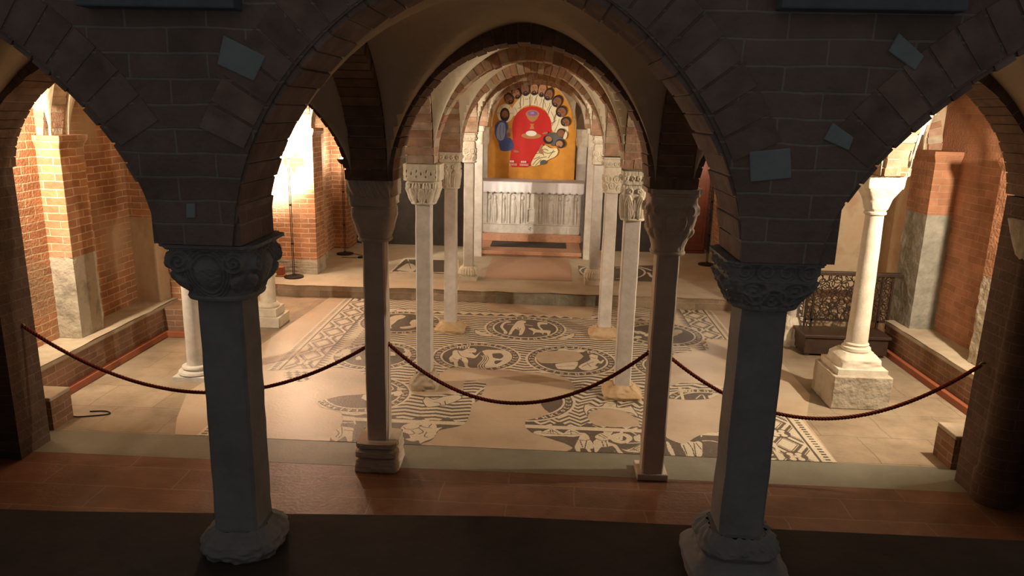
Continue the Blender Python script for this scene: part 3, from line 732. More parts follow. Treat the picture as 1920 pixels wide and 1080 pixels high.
# second white row
column(-.985, 9.02, 0, 'white marble column with a fluted leaf capital on a squat orange-stained base', .155, .15, .13, 1.84, 2.287,
       ('acanthus', P_(.18, .26, 'tall'), SQ), .24, .2, 'rough', M_MARBLEG, M_STONEC, M_ORST, seed=18, amp=.016)
column(1.0, 9.02, 0, 'white marble column with coiled vine capital on an orange-stained base', .16, .15, .13, 1.84, 2.275,
       ('scroll', P_(.18, .245, 'tall'), SQ), .24, .2, 'rough', M_MARBLEG, M_STONEC, M_ORST, seed=19, amp=.018)
column(-3.38, 9.02, 0, 'stout pale round column on a stepped square base near the left platform edge', .20, .18, .30, 1.9, 2.287,
       ('cable', P_(.20, .32, 'cone'), SQ), .3, .2, 'stepped', M_STONEC, M_STONEC, M_STONEC, rnd_=True, seed=20)
column(3.40, 9.02, 0, 'pale column with a carved foot almost hidden beside the iron gate', .17, .16, .36, 1.9, 2.287,
       ('scroll', P_(.19, .3, 'cone'), SQ), .3, .2, 'carved', M_MARBLE, M_STONEC, M_STONEC, rnd_=True, seed=21)
# platform pair and altar piers
column(-.985, 11.19, .18, 'white column with a round fluted base on the platform, left of the altar view', .155, .15, .40, 2.01, 2.455,
       ('scroll', P_(.18, .215, 'tall'), SQ), .24, .2, 'flutes', M_MARBLE, M_STONEC, M_STONEC, seed=22, amp=.014)
column(.985, 11.19, .18, 'white column with a round fluted base on the platform, right of the altar view', .155, .15, .42, 2.03, 2.455,
       ('scroll', P_(.18, .20, 'tall'), SQ), .24, .2, 'flutes', M_MARBLE, M_STONEC, M_STONEC, seed=23, amp=.014)
for x, s_ in ((-1.03, 'left'), (1.0, 'right')):
    t = thing('marble_pier', (x, 13.14, .18), 'plain bright white square pier close to the %s end of the altar' % s_, 'pier')
    shaft_mesh(x, 13.14, .18, 2.20, .175, .17, .06, seed=24).build('shaft', M_MARBLE, t, smooth='auto')
    b = MB(); loftcap('cable', x, 13.14, 2.198, 2.518, P_(.17, .22, 'cone'), SQ, .01, 30, 5, .003, mb=b); b.build('capital', M_STONEC, t, smooth='auto')
for x, s_ in ((-1.10, 'left'), (.90, 'right')):
    t = thing('marble_pier', (x, 15.0, .18), 'shaded marble half-column tucked behind the altar, beside the %s edge of the painting' % s_, 'pier')
    shaft_mesh(x, 15.0, .18, 2.10, .2, .19, .1, seed=25).build('shaft', M_MARBLEG, t, smooth='auto')
    b = MB(); loftcap('scroll', x, 15.0, 2.098, 2.458, P_(.2, .26, 'bell'), SQ, .014, 30, 5, .003, mb=b); b.build('capital', M_STONEC, t, smooth='auto')
# right outer column on its tall stepped pedestal
RX, RYY = 3.36, 7.12
t = thing('marble_column', (RX, RYY, 0), 'brightly lit round white column on a tall two-stepped stone pedestal at right', 'column')
b = MB(); rough_box(b, RX-.285, RX+.285, RYY-.27, RYY+.27, 0, .34, 7, .006, n=5)
b.build('pedestal', M_STONE, t, smooth='auto', bevel=.01)
b = MB(); b.box(RX-.24, RX+.24, RYY-.235, RYY+.235, .338, .40); loftcap('plain', RX, RYY, .40, .535, [(0, .21), (.6, .20), (1, .15)], [(0, 9), (1, 5)], 0, 22, 4, .012, mb=b)
b.lathe(RX, RYY, [(.53, .125), (.55, .14), (.575, .135), (.59, .112), (.61, .118), (.625, .105)], 28)
b.build('base', M_STONEC, t, smooth='auto')
shaft_mesh(RX, RYY, .62, 1.90, .205, .165, rnd_=True, seed=31).build('shaft', M_STONEC, t, smooth='auto')
b = MB(); loftcap('plain', RX, RYY, 1.94, 2.17, [(0, .085), (.1, .10), (.6, .125), (1, .165)], [(0, 2.5), (.5, 3.5), (1, 10)], .0, 40, 3, .004, mb=b)
b.lathe(RX, RYY, [(1.90, .085), (1.912, .102), (1.93, .102), (1.942, .086)], 28)
loftcap('cable', RX, RYY, 2.165, 2.287, [(0, .165), (.2, .17), (1, .175)], [(0, 18), (1, 18)], .008, 56, 3, .002, mb=b)
b.build('capital', M_STONEC, t, smooth='auto')

# entrance-row end piers: engaged half columns
t = thing('engaged_column', (3.74, 5.30, 0), 'dark engaged round column with a small capital at the right end of the rope', 'column')
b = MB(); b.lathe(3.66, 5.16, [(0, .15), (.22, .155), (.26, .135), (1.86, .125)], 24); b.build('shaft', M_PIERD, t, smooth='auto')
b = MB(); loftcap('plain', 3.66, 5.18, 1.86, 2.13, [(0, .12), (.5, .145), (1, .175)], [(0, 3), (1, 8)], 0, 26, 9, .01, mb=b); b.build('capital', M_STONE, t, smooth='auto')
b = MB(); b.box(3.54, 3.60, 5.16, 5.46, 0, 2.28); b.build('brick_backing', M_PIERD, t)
for x0, x1, y0, y1, h, lab in ((-4.44, -4.02, 5.66, 5.93, .30, 'low masonry block with a pale top at the foot of the left entrance pier'),
                               (3.60, 4.05, 5.64, 5.92, .30, 'low masonry block with a pale top at the foot of the right entrance pier')):
    t = thing('masonry_block', ((x0+x1)/2, (y0+y1)/2, 0), lab, 'masonry block')
    b = MB(); b.box(x0, x1, y0, y1, 0, h-.04); b.build('block_body', M_BENCHB, t)
    b = MB(); b.box(x0, x1, y0, y1, h-.04, h); b.build('block_top', M_BENCHT, t, bevel=.008)

# ============================ MOSAIC PAVEMENT ============================
class Mosaic:
    """tesserae laid cell by cell on a floor rectangle; shapes are given as outlines on the ground seen from above through ray()"""
    def __init__(s, x0, x1, y0, y1, z, cell):
        s.cell = cell; s.z = z; s.x0, s.y0 = x0, y0
        s.nx = int(round((x1-x0)/cell)); s.ny = int(round((y1-y0)/cell))
        s.X, s.Y = np.meshgrid(x0+(np.arange(s.nx)+.5)*cell, y0+(np.arange(s.ny)+.5)*cell)
        s.C = np.zeros(s.X.shape, np.int8)     # 0 nothing, 1 cream, 2 dark
    def fl(s, pts): return np.array([ray(x, y, s.z) for x, y in pts])
    def inside(s, P):
        m = np.zeros(s.X.shape, bool)
        x0, y0 = P.min(0)-s.cell; x1, y1 = P.max(0)+s.cell
        i0 = max(0, int((x0-s.x0)/s.cell)); i1 = min(s.nx, int((x1-s.x0)/s.cell)+1); j0 = max(0, int((y0-s.y0)/s.cell)); j1 = min(s.ny, int((y1-s.y0)/s.cell)+1)
        if i1 <= i0 or j1 <= j0: return m
        X = s.X[j0:j1,i0:i1]; Y = s.Y[j0:j1,i0:i1]; r = np.zeros(X.shape, bool); n = len(P)
        for k in range(n):
            (xa, ya), (xb, yb) = P[k], P[(k+1) % n]
            if ya == yb: continue
            c = ((ya > Y) != (yb > Y)) & (X < (xb-xa)*(Y-ya)/(yb-ya)+xa); r ^= c
        m[j0:j1,i0:i1] = r; return m
    def poly(s, pts, v, smooth=True):
        P = s.fl(pts)
        if smooth: P = chaikin(chaikin(P, 1, True, .14), 1, True, .2)
        m = s.inside(P); s.C[m] = v; return m
    def line(s, pts, w, v, world=False, mask=None, smooth=True):
        P = np.array(pts, float) if world else s.fl(pts)
        if smooth and len(P) > 2: P = chaikin(P, 2, False)
        m = np.zeros(s.X.shape, bool)
        for (xa, ya), (xb, yb) in zip(P[:-1], P[1:]):
            i0 = max(0, int((min(xa,xb)-w-s.x0)/s.cell)); i1 = min(s.nx, int((max(xa,xb)+w-s.x0)/s.cell)+2)
            j0 = max(0, int((min(ya,yb)-w-s.y0)/s.cell)); j1 = min(s.ny, int((max(ya,yb)+w-s.y0)/s.cell)+2)
            if i1 <= i0 or j1 <= j0: continue
            X = s.X[j0:j1,i0:i1]; Y = s.Y[j0:j1,i0:i1]; dx, dy = xb-xa, yb-ya; L2 = dx*dx+dy*dy+1e-12
            t = np.clip(((X-xa)*dx+(Y-ya)*dy)/L2, 0, 1); d = np.hypot(X-xa-t*dx, Y-ya-t*dy)
            m[j0:j1,i0:i1] |= d < w/2
        if mask is not None: m &= mask
        s.C[m] = v; return m
    def build(s, name, label=None):
        vs = []; fs = {1: [], 2: []}; c = s.cell
        V = []; F = []; Mi = []
        for j in range(s.ny):
            row = s.C[j]; ch = np.flatnonzero(np.diff(row))+1; st = np.concatenate([[0], ch]); en = np.concatenate([ch, [s.nx]])
            for a, e in zip(st, en):
                v = row[a]
                if v == 0: continue
                x0, x1 = s.x0+a*c, s.x0+e*c; y0 = s.y0+j*c; y1 = y0+c; k = len(V)
                V += [(x0,y0,s.z),(x1,y0,s.z),(x1,y1,s.z),(x0,y1,s.z)]; F.append((k,k+1,k+2,k+3)); Mi.append(v-1)
        me = bpy.data.meshes.new(name); me.from_pydata(V, [], F); me.materials.append(M_TESC); me.materials.append(M_TESD)
        me.polygons.foreach_set('material_index', Mi); me.update()
        o = bpy.data.objects.new(name, me); COL.objects.link(o); return o
def chaikin(P, n, closed=True, q=.25):
    for _ in range(n):
        Q = []
        m = len(P); rng_ = range(m) if closed else range(m-1)
        if not closed: Q.append(P[0])
        for i in rng_:
            a, b_ = P[i], P[(i+1) % m]; Q.append(a*(1-q)+b_*q); Q.append(a*q+b_*(1-q))
        if not closed: Q.append(P[-1])
        P = np.array(Q)
    return P
XL, XR = -2.76, 2.69
mo = Mosaic(XL, XR, 5.672, 10.445, .0045, .0055)
X, Y, C = mo.X, mo.Y, mo.C
ct, dk = 1, 2
# field of zigzag water lines
near = np.clip((X+.15)/.5, 0, 1)*np.clip((7.5-Y)/.8, 0, 1)
wob = (.035+.055*near)*np.abs(((X/(.15-.05*near)+.25*np.sin(Y*2.1)) % 2)-1)+.014*np.sin(X*2.3+Y)+.010*np.sin(X*7)
per = .082
ph = ((Y+wob)/per) % 1
C[:] = np.where(ph < .47, dk, ct)
# far border: chevrons and a row of triangles
far = Y > 9.93
ph2 = ((Y+.05*np.abs(((X/.11) % 2)-1))/.095) % 1
C[far] = np.where(ph2 < .42, dk, ct)[far]
b1 = (Y > 9.62) & (Y < 9.93); C[(Y > 9.72) & (Y < 9.90)] = ct
tri = (np.abs(((X/.075) % 2)-1) < (9.85-Y)/.10) & (Y > 9.75) & (Y < 9.85); C[tri] = dk
# side borders
def side(u, far_clip=True):
    """u: distance inward from the outer edge"""
    m = (u >= 0) & (u < .66); C[m] = ct
    dots = (u > .03) & (u < .075) & (((Y/.05) % 1) < .5); C[dots & m] = dk
    C[(u > .115) & (u < .135) & m] = dk
    L = .46; t = (Y/L) % 1; w = (u-.15)/.32
    core_ = (w > 0) & (w < 1)
    C[core_] = dk
    d1 = np.abs(w-t); d2 = np.abs(w-(1-t)); x_ = np.minimum(np.minimum(d1, np.abs(d1-1)), np.minimum(d2, np.abs(d2-1)))
    C[core_ & (x_ > .17)] = ct
    C[core_ & (x_ > .20) & (x_ < .235)] = dk
    C[core_ & (x_ < .065)] = ct
    # little bow inside each lozenge
    q = np.abs(((Y/L+.5) % 1)-.5)*L; qq = np.abs(w-.5)*.32; q2 = np.abs(((Y/L) % 1)-.5)*L
    C[core_ & (np.hypot(q2, qq) < .10)] = dk
    C[core_ & (np.hypot(q2-.045, qq-.035) < .028)] = ct; C[core_ & (np.abs(q2) < .02) & (qq < .045)] = ct
    C[(w >= 1) & (w < 1.06)] = dk
    sw = (u-.49)/.10; saw = (sw > 0) & (sw < 1) & ((((Y-.0)/.075) % 1) < (1-sw)*.8); C[saw] = dk
    C[(u > .60) & (u < .66)] = ct
side(X-XL); side(XR-X)
inner = (X > XL+.66) & (X < XR-.66)
# lower band with figures
band = (Y < 6.12)
C[(Y < 6.17) & (Y > 6.10) & inner] = ct
C[(Y < 6.26) & (Y > 6.17) & inner & (np.abs(((X/.13) % 2)-1) < .62-(Y-6.17)*6)] = dk
C[(Y < 6.10) & inner] = dk
def roundel(px, py, half, glyph=True, seed=0):
    x, y = ray(px, py, .0045); dd = math.hypot(x-CAM[0], 0); depth = (np.array([x, y, 0])-CAM)@_F; r = half*depth/FPX
    D = np.hypot(X-x, Y-y); A = np.arctan2(Y-y, X-x)
    C[D < r] = ct; C[D < r*.945] = dk; C[D < r*.80] = ct; C[D < r*.755] = dk
    if glyph:
        rg = np.random.RandomState(seed); n = 34
        for k in range(n):
            a0 = 2*PI*k/n+.02; da = (A-a0+PI) % (2*PI)-PI; s_ = da*D; t_ = (D-r*.87)/(r*.05)
            rr = (np.abs(t_) < 1)
            v = rg.randint(5)
            if v == 0: g = rr & (np.abs(s_) < .008)
            elif v == 1: g = rr & ((np.abs(s_-.016) < .007) | (np.abs(s_+.016) < .007) | ((np.abs(t_) < .25) & (np.abs(s_) < .016)))
            elif v == 2: g = rr & (np.abs(np.abs(s_)-.016*(1-t_)/2) < .007)
            elif v == 3: g = rr & ((np.abs(s_+.012) < .007) | ((t_ < -.6) & (np.abs(s_) < .016)) | ((t_ > .6) & (np.abs(s_) < .016)))
            else: g = rr & (np.abs(np.hypot(s_, t_*r*.05)-.016) < .006)
            C[g] = ct
    return x, y, r
for i, a_ in enumerate([(985,615,77),(893,668,84),(1071,675,86),(750,604,77),(705,666,82),(681,738,90),(1240,626,79),(1272,688,84),(982,750,97),(1335,762,90)]):
    roundel(*a_, seed=i)
z2 = lambda pts, ox, oy, s: [(ox+x/s, oy+y/s) for x, y in pts]
def zp(pts, v, o): return mo.poly(z2(pts, *o), v)
def zl(pts, w, v, o): return mo.line(z2(pts, *o), w, v)
O2 = (780, 560, 5.4); O1 = (480, 550, 5.144); O3 = (1080, 560, 5.4); O4 = (560, 690, 5.333); O5 = (900, 700, 5.647); O6 = (1220, 700, 5.05)
# roundel: man with goats
zp([(1030,225),(1075,218),(1115,228),(1110,245),(1090,250),(1105,290),(1100,320),(1075,365),(1040,372),(1050,330),(1010,300),(980,330),(965,362),(930,368),(955,320),(985,275),(1005,250)], ct, O2)
zp([(860,265),(885,240),(925,225),(965,232),(960,240),(915,245),(890,262),(880,290),(925,335),(925,355),(885,355),(890,330),(850,285)], ct, O2)
zp([(1135,300),(1175,295),(1230,315),(1330,320),(1365,325),(1360,350),(1335,375),(1325,345),(1290,345),(1285,370),(1275,345),(1210,340),(1180,372),(1190,330),(1140,305)], ct, O2)
zp([(1225,245),(1250,235),(1330,245),(1330,260),(1260,260),(1255,285),(1290,315),(1270,320),(1235,285)], ct, O2)
zl([(930,262),(1005,262)], .018, ct, O2); zl([(1100,262),(1180,275)], .018, ct, O2)
zl([(1030,290),(1040,330)], .010, dk, O2); zl([(1060,300),(1040,330)], .010, dk, O2)
# roundel: man drinking by a stream
zp([(370,530),(400,520),(470,530),(520,505),(590,500),(615,520),(605,545),(560,545),(600,580),(650,540),(660,530),(620,585),(590,605),(530,595),(500,590),(530,625),(520,680),(550,700),(500,700),(480,640),(440,610),(420,640),(430,690),(390,690),(385,640),(345,640),(332,600),(370,570)], ct, O2)
zl([(420,530),(450,580),(500,595)], .010, dk, O2); zl([(370,600),(420,625),(460,600)], .010, dk, O2); zl([(460,600),(455,640)], .010, dk, O2); zl([(530,520),(600,520)], .010, dk, O2); zl([(540,545),(600,560)], .010, dk, O2)
zp([(665,530),(720,515),(880,520),(950,540),(975,580),(965,620),(900,660),(840,690),(700,705),(690,680),(720,610),(690,560)], ct, O2)
zp([(770,555),(860,550),(890,580),(860,610),(780,600)], dk, O2); zp([(800,625),(880,625),(850,645),(810,665),(790,650)], dk, O2)
for k in range(3): zl([(660+22*k,575),(690+20*k,600),(660+22*k,640),(620+26*k,680),(640+26*k,708)], .012, ct, O2); 
for k in range(3): zl([(672+22*k,575),(702+20*k,605),(672+22*k,640),(634+26*k,680),(652+26*k,708)], .009, dk, O2)
# name over it
for k, g in enumerate(['I','V','L','I','V','S','C','O','N']):
    pass
# roundel: lion
def leo(ch, x, y, w, h, o):
    seg = dict(L=[[(0,0),(0,1),(1,1)]], E=[[(1,0),(0,0),(0,1),(1,1)],[(0,.5),(.8,.5)]], O=[[(0,.2),(.5,0),(1,.2),(1,.8),(.5,1),(0,.8),(0,.2)]],
               I=[[(0,0),(0,1)]], V=[[(0,0),(.5,1),(1,0)]], R=[[(0,1),(0,0),(.8,.1),(.8,.4),(0,.5),(1,1)]], T=[[(0,0),(1,0)],[(.5,0),(.5,1)]], U=[[(0,0),(0,.9),(1,.9),(1,0)]],
               S=[[(1,.1),(.2,0),(.1,.4),(.9,.6),(.8,1),(0,.9)]])
    for p in seg[ch]: mo.line(z2([(x+a*w, y+b_*h) for a, b_ in p], *o), .012, ct, smooth=False)
for ch, x in (('L',1742),('E',1772),('O',1802)): leo(ch, x, 530, 20, 20, O2)
for ch, x in (('I',420),('V',440),('L',475),('I',505),('V',522)): leo(ch, x, 482, 20, 20, O2)
zp([(1400,550),(1440,515),(1500,505),(1560,520),(1640,515),(1725,520),(1700,540),(1650,545),(1560,555),(1500,550),(1450,560)], ct, O2)
zp([(20,690),(60,660),(110,640),(150,615),(130,575),(160,560),(200,570),(225,575),(215,610),(250,640),(265,620),(290,620),(260,660),(220,650),(190,680),(230,690),(200,710),(130,730),(60,720)], ct, O3)
zl([(60,690),(120,660),(180,640)], .010, dk, O3); zl([(110,650),(150,690)], .010, dk, O3); zl([(140,590),(200,605)], .010, dk, O3)
zp([(1405,660),(1500,650),(1640,635),(1640,670),(1600,720),(1430,712)], ct, O2)
zl([(1430,690),(1600,680)], .010, dk, O2)
# bird or beast pieces in the far left roundel, cups in the one below
zp([(1280,235),(1330,215),(1400,205),(1450,220),(1420,240),(1370,255),(1330,290),(1300,310),(1310,340),(1270,330),(1270,270)], ct, O1)
zp([(1545,250),(1500,260),(1480,290),(1500,310),(1440,320),(1380,325),(1400,340),(1470,340),(1545,325)], ct, O1)
zp([(1420,540),(1490,540),(1465,575),(1505,590),(1500,605),(1400,600),(1410,580),(1445,570)], ct, O1)
zp([(1270,560),(1300,560),(1340,575),(1350,600),(1270,605)], ct, O1)
zp([(960,620),(1000,600),(1020,640),(960,640)], ct, O1)
for px, py, h_, sd in ((1262, 624, 40, 1), (652, 664, 26, 2), (690, 738, 40, 3), (735, 735, 20, 4), (1205, 628, 22, 5), (715, 600, 24, 6), (1275, 690, 30, 7), (1338, 745, 26, 8)):
    rg = np.random.RandomState(sd)
    for k in range(5):
        cx_, cy_ = px+h_*rg.uniform(-.8, .8), py+h_*.33*rg.uniform(-.8, .8); a_ = rg.uniform(-.5, .5)
        pts = [(cx_+h_*.36*math.cos(t_)*(1+.3*math.sin(3*t_+k)), cy_+h_*.13*math.sin(t_)*(1+.3*math.cos(2*t_+sd))+a_*h_*.2*math.cos(t_)) for t_ in np.linspace(0, 2*PI, 10, endpoint=False)]
        mo.poly(pts, ct); mo.line(pts[1:5], .009, dk)
# libra scales in the third-row roundel
zl([(1290,880),(1335,925),(1280,940),(1290,880)], .014, ct, O1)
# fish among the waves
for pts, o in (([(600,310),(640,330),(700,350),(770,360),(770,385),(700,385),(640,370),(590,345)], O2), ([(1420,400),(1500,385),(1590,345),(1610,360),(1600,390),(1530,410),(1450,410)], O2),
               ([(1240,330),(1260,290),(1300,290),(1350,320),(1430,290),(1520,270),(1620,270),(1640,300),(1560,340),(1470,370),(1380,380),(1290,395),(1260,370)], O4),
               ([(1110,330),(1150,330),(1180,350),(1290,355),(1310,320),(1340,300),(1420,300),(1450,330),(1440,365),(1560,360),(1600,335),(1640,400),(1680,440),(1670,470),(1600,410),(1480,410),(1300,370),(1180,370),(1130,410),(1150,470),(1110,420),(1095,370)], O5)):
    zp(pts, ct, o); P = z2(pts, *o); mo.line(P+[P[0]], .010, dk)
zl([(1350,340),(1410,345),(1420,370)], .010, dk, O4); zl([(1460,330),(1470,370)], .010, dk, O4); zl([(1330,320),(1400,325),(1430,320)], .010, dk, O5); zl([(1360,345),(1400,345)], .010, dk, O5)
# figures of the lower band
zp([(1010,620),(1040,575),(1110,550),(1180,555),(1220,520),(1290,510),(1310,530),(1290,545),(1350,545),(1380,575),(1380,600),(1440,590),(1400,620),(1380,640),(1350,700),(1250,735),(1215,760),(1200,720),(1150,735),(1110,730),(1060,710),(1120,700),(1100,660),(1050,640),(1000,650)], ct, O4)
for p in ([(1050,590),(1070,615),(1180,610),(1230,570)], [(1130,625),(1170,660),(1100,665)], [(1200,600),(1260,640),(1200,660)], [(1280,640),(1250,690),(1300,690)], [(1210,570),(1240,590),(1330,600)], [(1330,560),(1300,590)]): zl(p, .010, dk, O4)
zl([(1360,562),(1670,548)], .014, ct, O4)
zp([(310,680),(350,620),(400,590),(440,585),(555,598),(540,650),(535,735),(490,738),(470,680),(430,700),(380,735),(330,715)], ct, O4)
for p in ([(380,620),(410,650),(370,690)], [(430,590),(440,660),(400,700)], [(460,620),(540,630)]): zl(p, .010, dk, O4)
zl([(440,545),(545,545)], .016, ct, O4); zl([(540,490),(565,560)], .018, ct, O4)
zp([(555,640),(580,612),(640,605),(660,620),(720,590),(800,590),(850,620),(890,635),(930,600),(1000,595),(1060,630),(1110,630),(1150,660),(1165,700),(1200,745),(1205,795),(1160,800),(1185,835),(1150,835),(1120,795),(1060,790),(1065,830),(1020,830),(1000,780),(1040,700),(1060,660),(980,675),(890,665),(830,665),(740,665),(680,665),(640,655),(570,655)], ct, O5)
for p in ([(650,630),(760,640),(870,650)], [(720,620),(780,605),(830,640)], [(890,650),(980,645),(1070,650)], [(930,620),(990,610),(1040,640)], [(1040,700),(1110,715),(1165,700)], [(1060,710),(1085,780)], [(1130,710),(1110,790)], [(745,600),(750,635)], [(770,600),(775,635)], [(960,605),(965,640)]): zl(p, .009, dk, O5)
zp([(1215,665),(1260,640),(1310,630),(1305,605),(1340,595),(1410,610),(1400,635),(1385,645),(1410,680),(1490,680),(1510,700),(1430,705),(1350,700),(1360,730),(1400,740),(1450,760),(1490,820),(1525,850),(1460,840),(1430,790),(1400,765),(1340,780),(1280,780),(1240,835),(1215,835),(1210,780),(1200,720),(1230,700)], ct, O5)
for p in ([(1230,690),(1290,715),(1350,710)], [(1290,720),(1310,775)], [(1330,715),(1350,775)], [(1250,650),(1330,690)], [(1280,640),(1350,680)], [(1320,615),(1390,620)]): zl(p, .009, dk, O5)
m1 = zp([(1370,690),(1400,645),(1470,630),(1560,640),(1610,670),(1615,700),(1570,735),(1490,745),(1410,725)], ct, O5)
zp([(1470,690),(1480,665),(1530,665),(1555,685),(1540,710),(1500,715)], dk, O5)
zl([(1500,600),(1495,650),(1495,700)], .028, ct, O5); zl([(1550,592),(1650,645)], .018, ct, O5)
zp([(1620,670),(1700,640),(1700,730),(1640,715)], ct, O5); zl([(1560,740),(1700,735)], .016, ct, O5)
zp([(1490,800),(1560,810),(1640,780),(1700,745),(1700,840),(1620,835),(1560,830)], ct, O5)
for k in range(4): zl([(1590+20*k,815),(1690,760+22*k)], .009, dk, O5)
zp([(145,640),(170,650),(200,700),(235,780),(200,785),(160,720)], ct, O6)
zp([(275,670),(350,640),(410,650),(450,640),(490,660),(490,795),(340,795),(320,740)], ct, O6)
for p in ([(350,655),(390,700),(420,790)], [(410,660),(420,730),(430,790)], [(430,660),(480,720)], [(310,680),(350,790)]): zl(p, .010, dk, O6)
zl([(480,600),(480,580),(540,555),(630,550)], .014, ct, O6); zl([(490,640),(560,635),(630,650)], .014, ct, O6)
zl([(1160,660),(1185,690),(1210,740)], .03, ct, O6)
zl([(430,240),(490,190),(520,250)], .012, ct, (1220, 700, 5.05)); zl([(275,130),(310,255)], .03, ct, O6)
for ch, x in (('R',305),('O',340),('U',375),('L',445)): leo(ch, x, 155, 24, 26, O6)
# worn-away parts
Cc = C
def gone(pts): mo.poly(pts, 0)
gone([(817,707),(835,693),(850,688),(885,691),(935,694),(975,696),(1003,698),(1035,701),(1063,708),(1078,722),(1076,738),(1050,748),(1022,753),(1013,757),(1022,768),(1031,774),(1012,783),(985,788),(984,800),(998,812),(1035,823),(1062,832),(1076,840),(1056,849),(1056,900),(760,900),(786,833),(811,825),(822,806),(871,797),(882,776),(884,757),(897,752),(914,718),(893,714),(869,714),(869,736),(845,738),(775,741),(766,725),(768,708),(790,706)])
gone([(440,698),(600,689),(640,689),(682,696),(700,738),(655,741),(640,742),(604,750),(592,754),(604,765),(640,771),(643,788),(638,800),(622,812),(618,827),(620,850),(440,850)])
gone([(1262,662),(1302,658),(1329,656),(1326,645),(1321,637),(1343,635),(1420,642),(1600,640),(1600,784),(1497,784),(1485,778),(1440,780),(1360,724),(1310,719),(1275,718),(1258,724),(1245,722),(1250,690)])
gone([(1245,746),(1290,750),(1330,748),(1357,735),(1420,740),(1440,780),(1430,800),(1345,808),(1310,816),(1282,834),(1248,821),(1240,790)])
mo.poly([(1100,783),(1108,770),(1140,765),(1178,773),(1200,790),(1198,800),(1150,801),(1115,798)], 0)
mo.poly([(1003,668),(1010,660),(1050,657),(1085,660),(1095,668),(1085,677),(1050,681),(1012,681)], 0)
mo.poly([(912,550),(913,580),(930,585),(1000,588),(1060,594),(1108,598),(1110,592),(1122,550)], 0, smooth=False)
mo.poly([(1345,560),(1352,585),(1368,604),(1420,640),(1500,640),(1500,560)], 0)
# loose island at the broken left corner
isl = mo.fl([(527,700),(545,694),(580,697),(585,706),(572,716),(545,714)]); m_ = mo.inside(chaikin(isl, 2)); hz = (np.sin(X*70+Y*30)+np.sin(Y*90-X*20)) > 0; C[m_] = np.where(hz, ct, dk)[m_]
# ragged edges
# tesserae imperfections
sp_ = np.random.RandomState(5).rand(*C.shape); flip = (sp_ < .003) & (C > 0); C[flip] = 3-C[flip]
o = mo.build('mosaic_pavement')
tag(o, 'large black and cream mosaic with zodiac roundels in zigzag waves, worn through in patches', 'mosaic')
# platform mosaics
m2 = Mosaic(-2.40, -1.15, 11.45, 12.80, .184, .009)
P = m2.fl([(729,511),(757,484),(860,486),(862,513)]); C2 = m2.C; q = m2.inside(P); C2[q] = ct
P = m2.fl([(735,509),(760,486),(857,488),(858,511)]); q = m2.inside(P); C2[q] = dk
OP = (700, 460, 3.2)
m2.poly(z2([(135,150),(165,130),(200,108),(230,110),(250,120),(256,140),(240,158),(210,157),(170,150)], *OP), ct)
m2.line(z2([(150,158),(180,150),(230,160)], *OP), .02, ct); m2.line(z2([(205,75),(215,110),(240,135)], *OP), .012, ct); m2.line(z2([(210,95),(225,140)], *OP), .012, dk)
m2.line(z2([(330,163),(420,168)], *OP), .03, dk)
o = m2.build('floor_mosaic'); tag(o, 'small dark mosaic panel with a pale bird on the left of the platform', 'mosaic')
m3 = Mosaic(.80, 2.35, 11.40, 12.85, .184, .009)
P = m3.fl([(1152,500),(1232,497),(1232,528),(1152,526)]); q = m3.inside(P); m3.C[q] = dk
m3.line(z2([(1460,135),(1590,130),(1640,160),(1600,195),(1460,200)], *OP), .035, ct)
m3.line(z2([(1600,130),(1640,140),(1665,150)], *OP), .05, ct); m3.line(z2([(1650,165),(1670,190)], *OP), .05, ct); m3.line(z2([(1490,165),(1560,160)], *OP), .05, ct)
o = m3.build('floor_mosaic'); tag(o, 'small dark mosaic panel with a looped cream ribbon on the right of the platform', 'mosaic')
m3.C[:] = 0
m3.poly(z2([(1210,118),(1250,125),(1290,130),(1280,170),(1250,180),(1225,160)], *OP), dk)
m3.line(z2([(1300,128),(1250,135),(1235,155),(1280,185)], *OP), .035, ct); o = m3.build('floor_mosaic'); tag(o, 'round dark mosaic fragment with a cream curl around the foot of the right platform column', 'mosaic')

# ============================ ALTAR ============================
ax0, ax1, ay = -1.03, .885, 14.25
b = MB(); b.box(-1.0, .86, 13.14, 13.5, .18, .275); b.box(-1.03, .885, 13.10, 16.0, .215, .285)
tag(b.build('altar_step', M_RMARB, bevel=.01), 'broad mottled red marble step in front of the altar', 'step')
b = MB(); b.box(-.82, .62, 13.52, 14.08, .286, .296)
tag(b.build('carpet', M_MAT), 'dark rectangular carpet lying on the altar step', 'carpet')
t = thing('altar', ((ax0+ax1)/2, ay, .286), 'carved white marble altar with arched niches on a brown plinth', 'altar')
b = MB(); b.box(ax0-.02, ax1+.03, ay-.10, ay+.75, .286, .43); pl = b.build('plinth', M_RMARB, t, bevel=.006); pl['label'] = 'brownish red plinth'
nu, nv = 260, 130; U, V = np.meshgrid(np.linspace(0, 1, nu), np.linspace(0, 1, nv)); R = np.zeros_like(U)
aw, ah = ax1-ax0, 1.00
def niche(c, w, z0, z1):
    x = (U-c)*aw; zz = V*ah; hw = w/2; zc_ = z1-hw
    ins = (np.abs(x) < hw) & (zz > z0) & ((zz < zc_) | (np.hypot(x, zz-zc_) < hw))
    rim = (np.abs(x) < hw+.03) & (zz > z0) & ((zz < zc_) | (np.hypot(x, zz-zc_) < hw+.03)) & ~ins
    return ins, rim
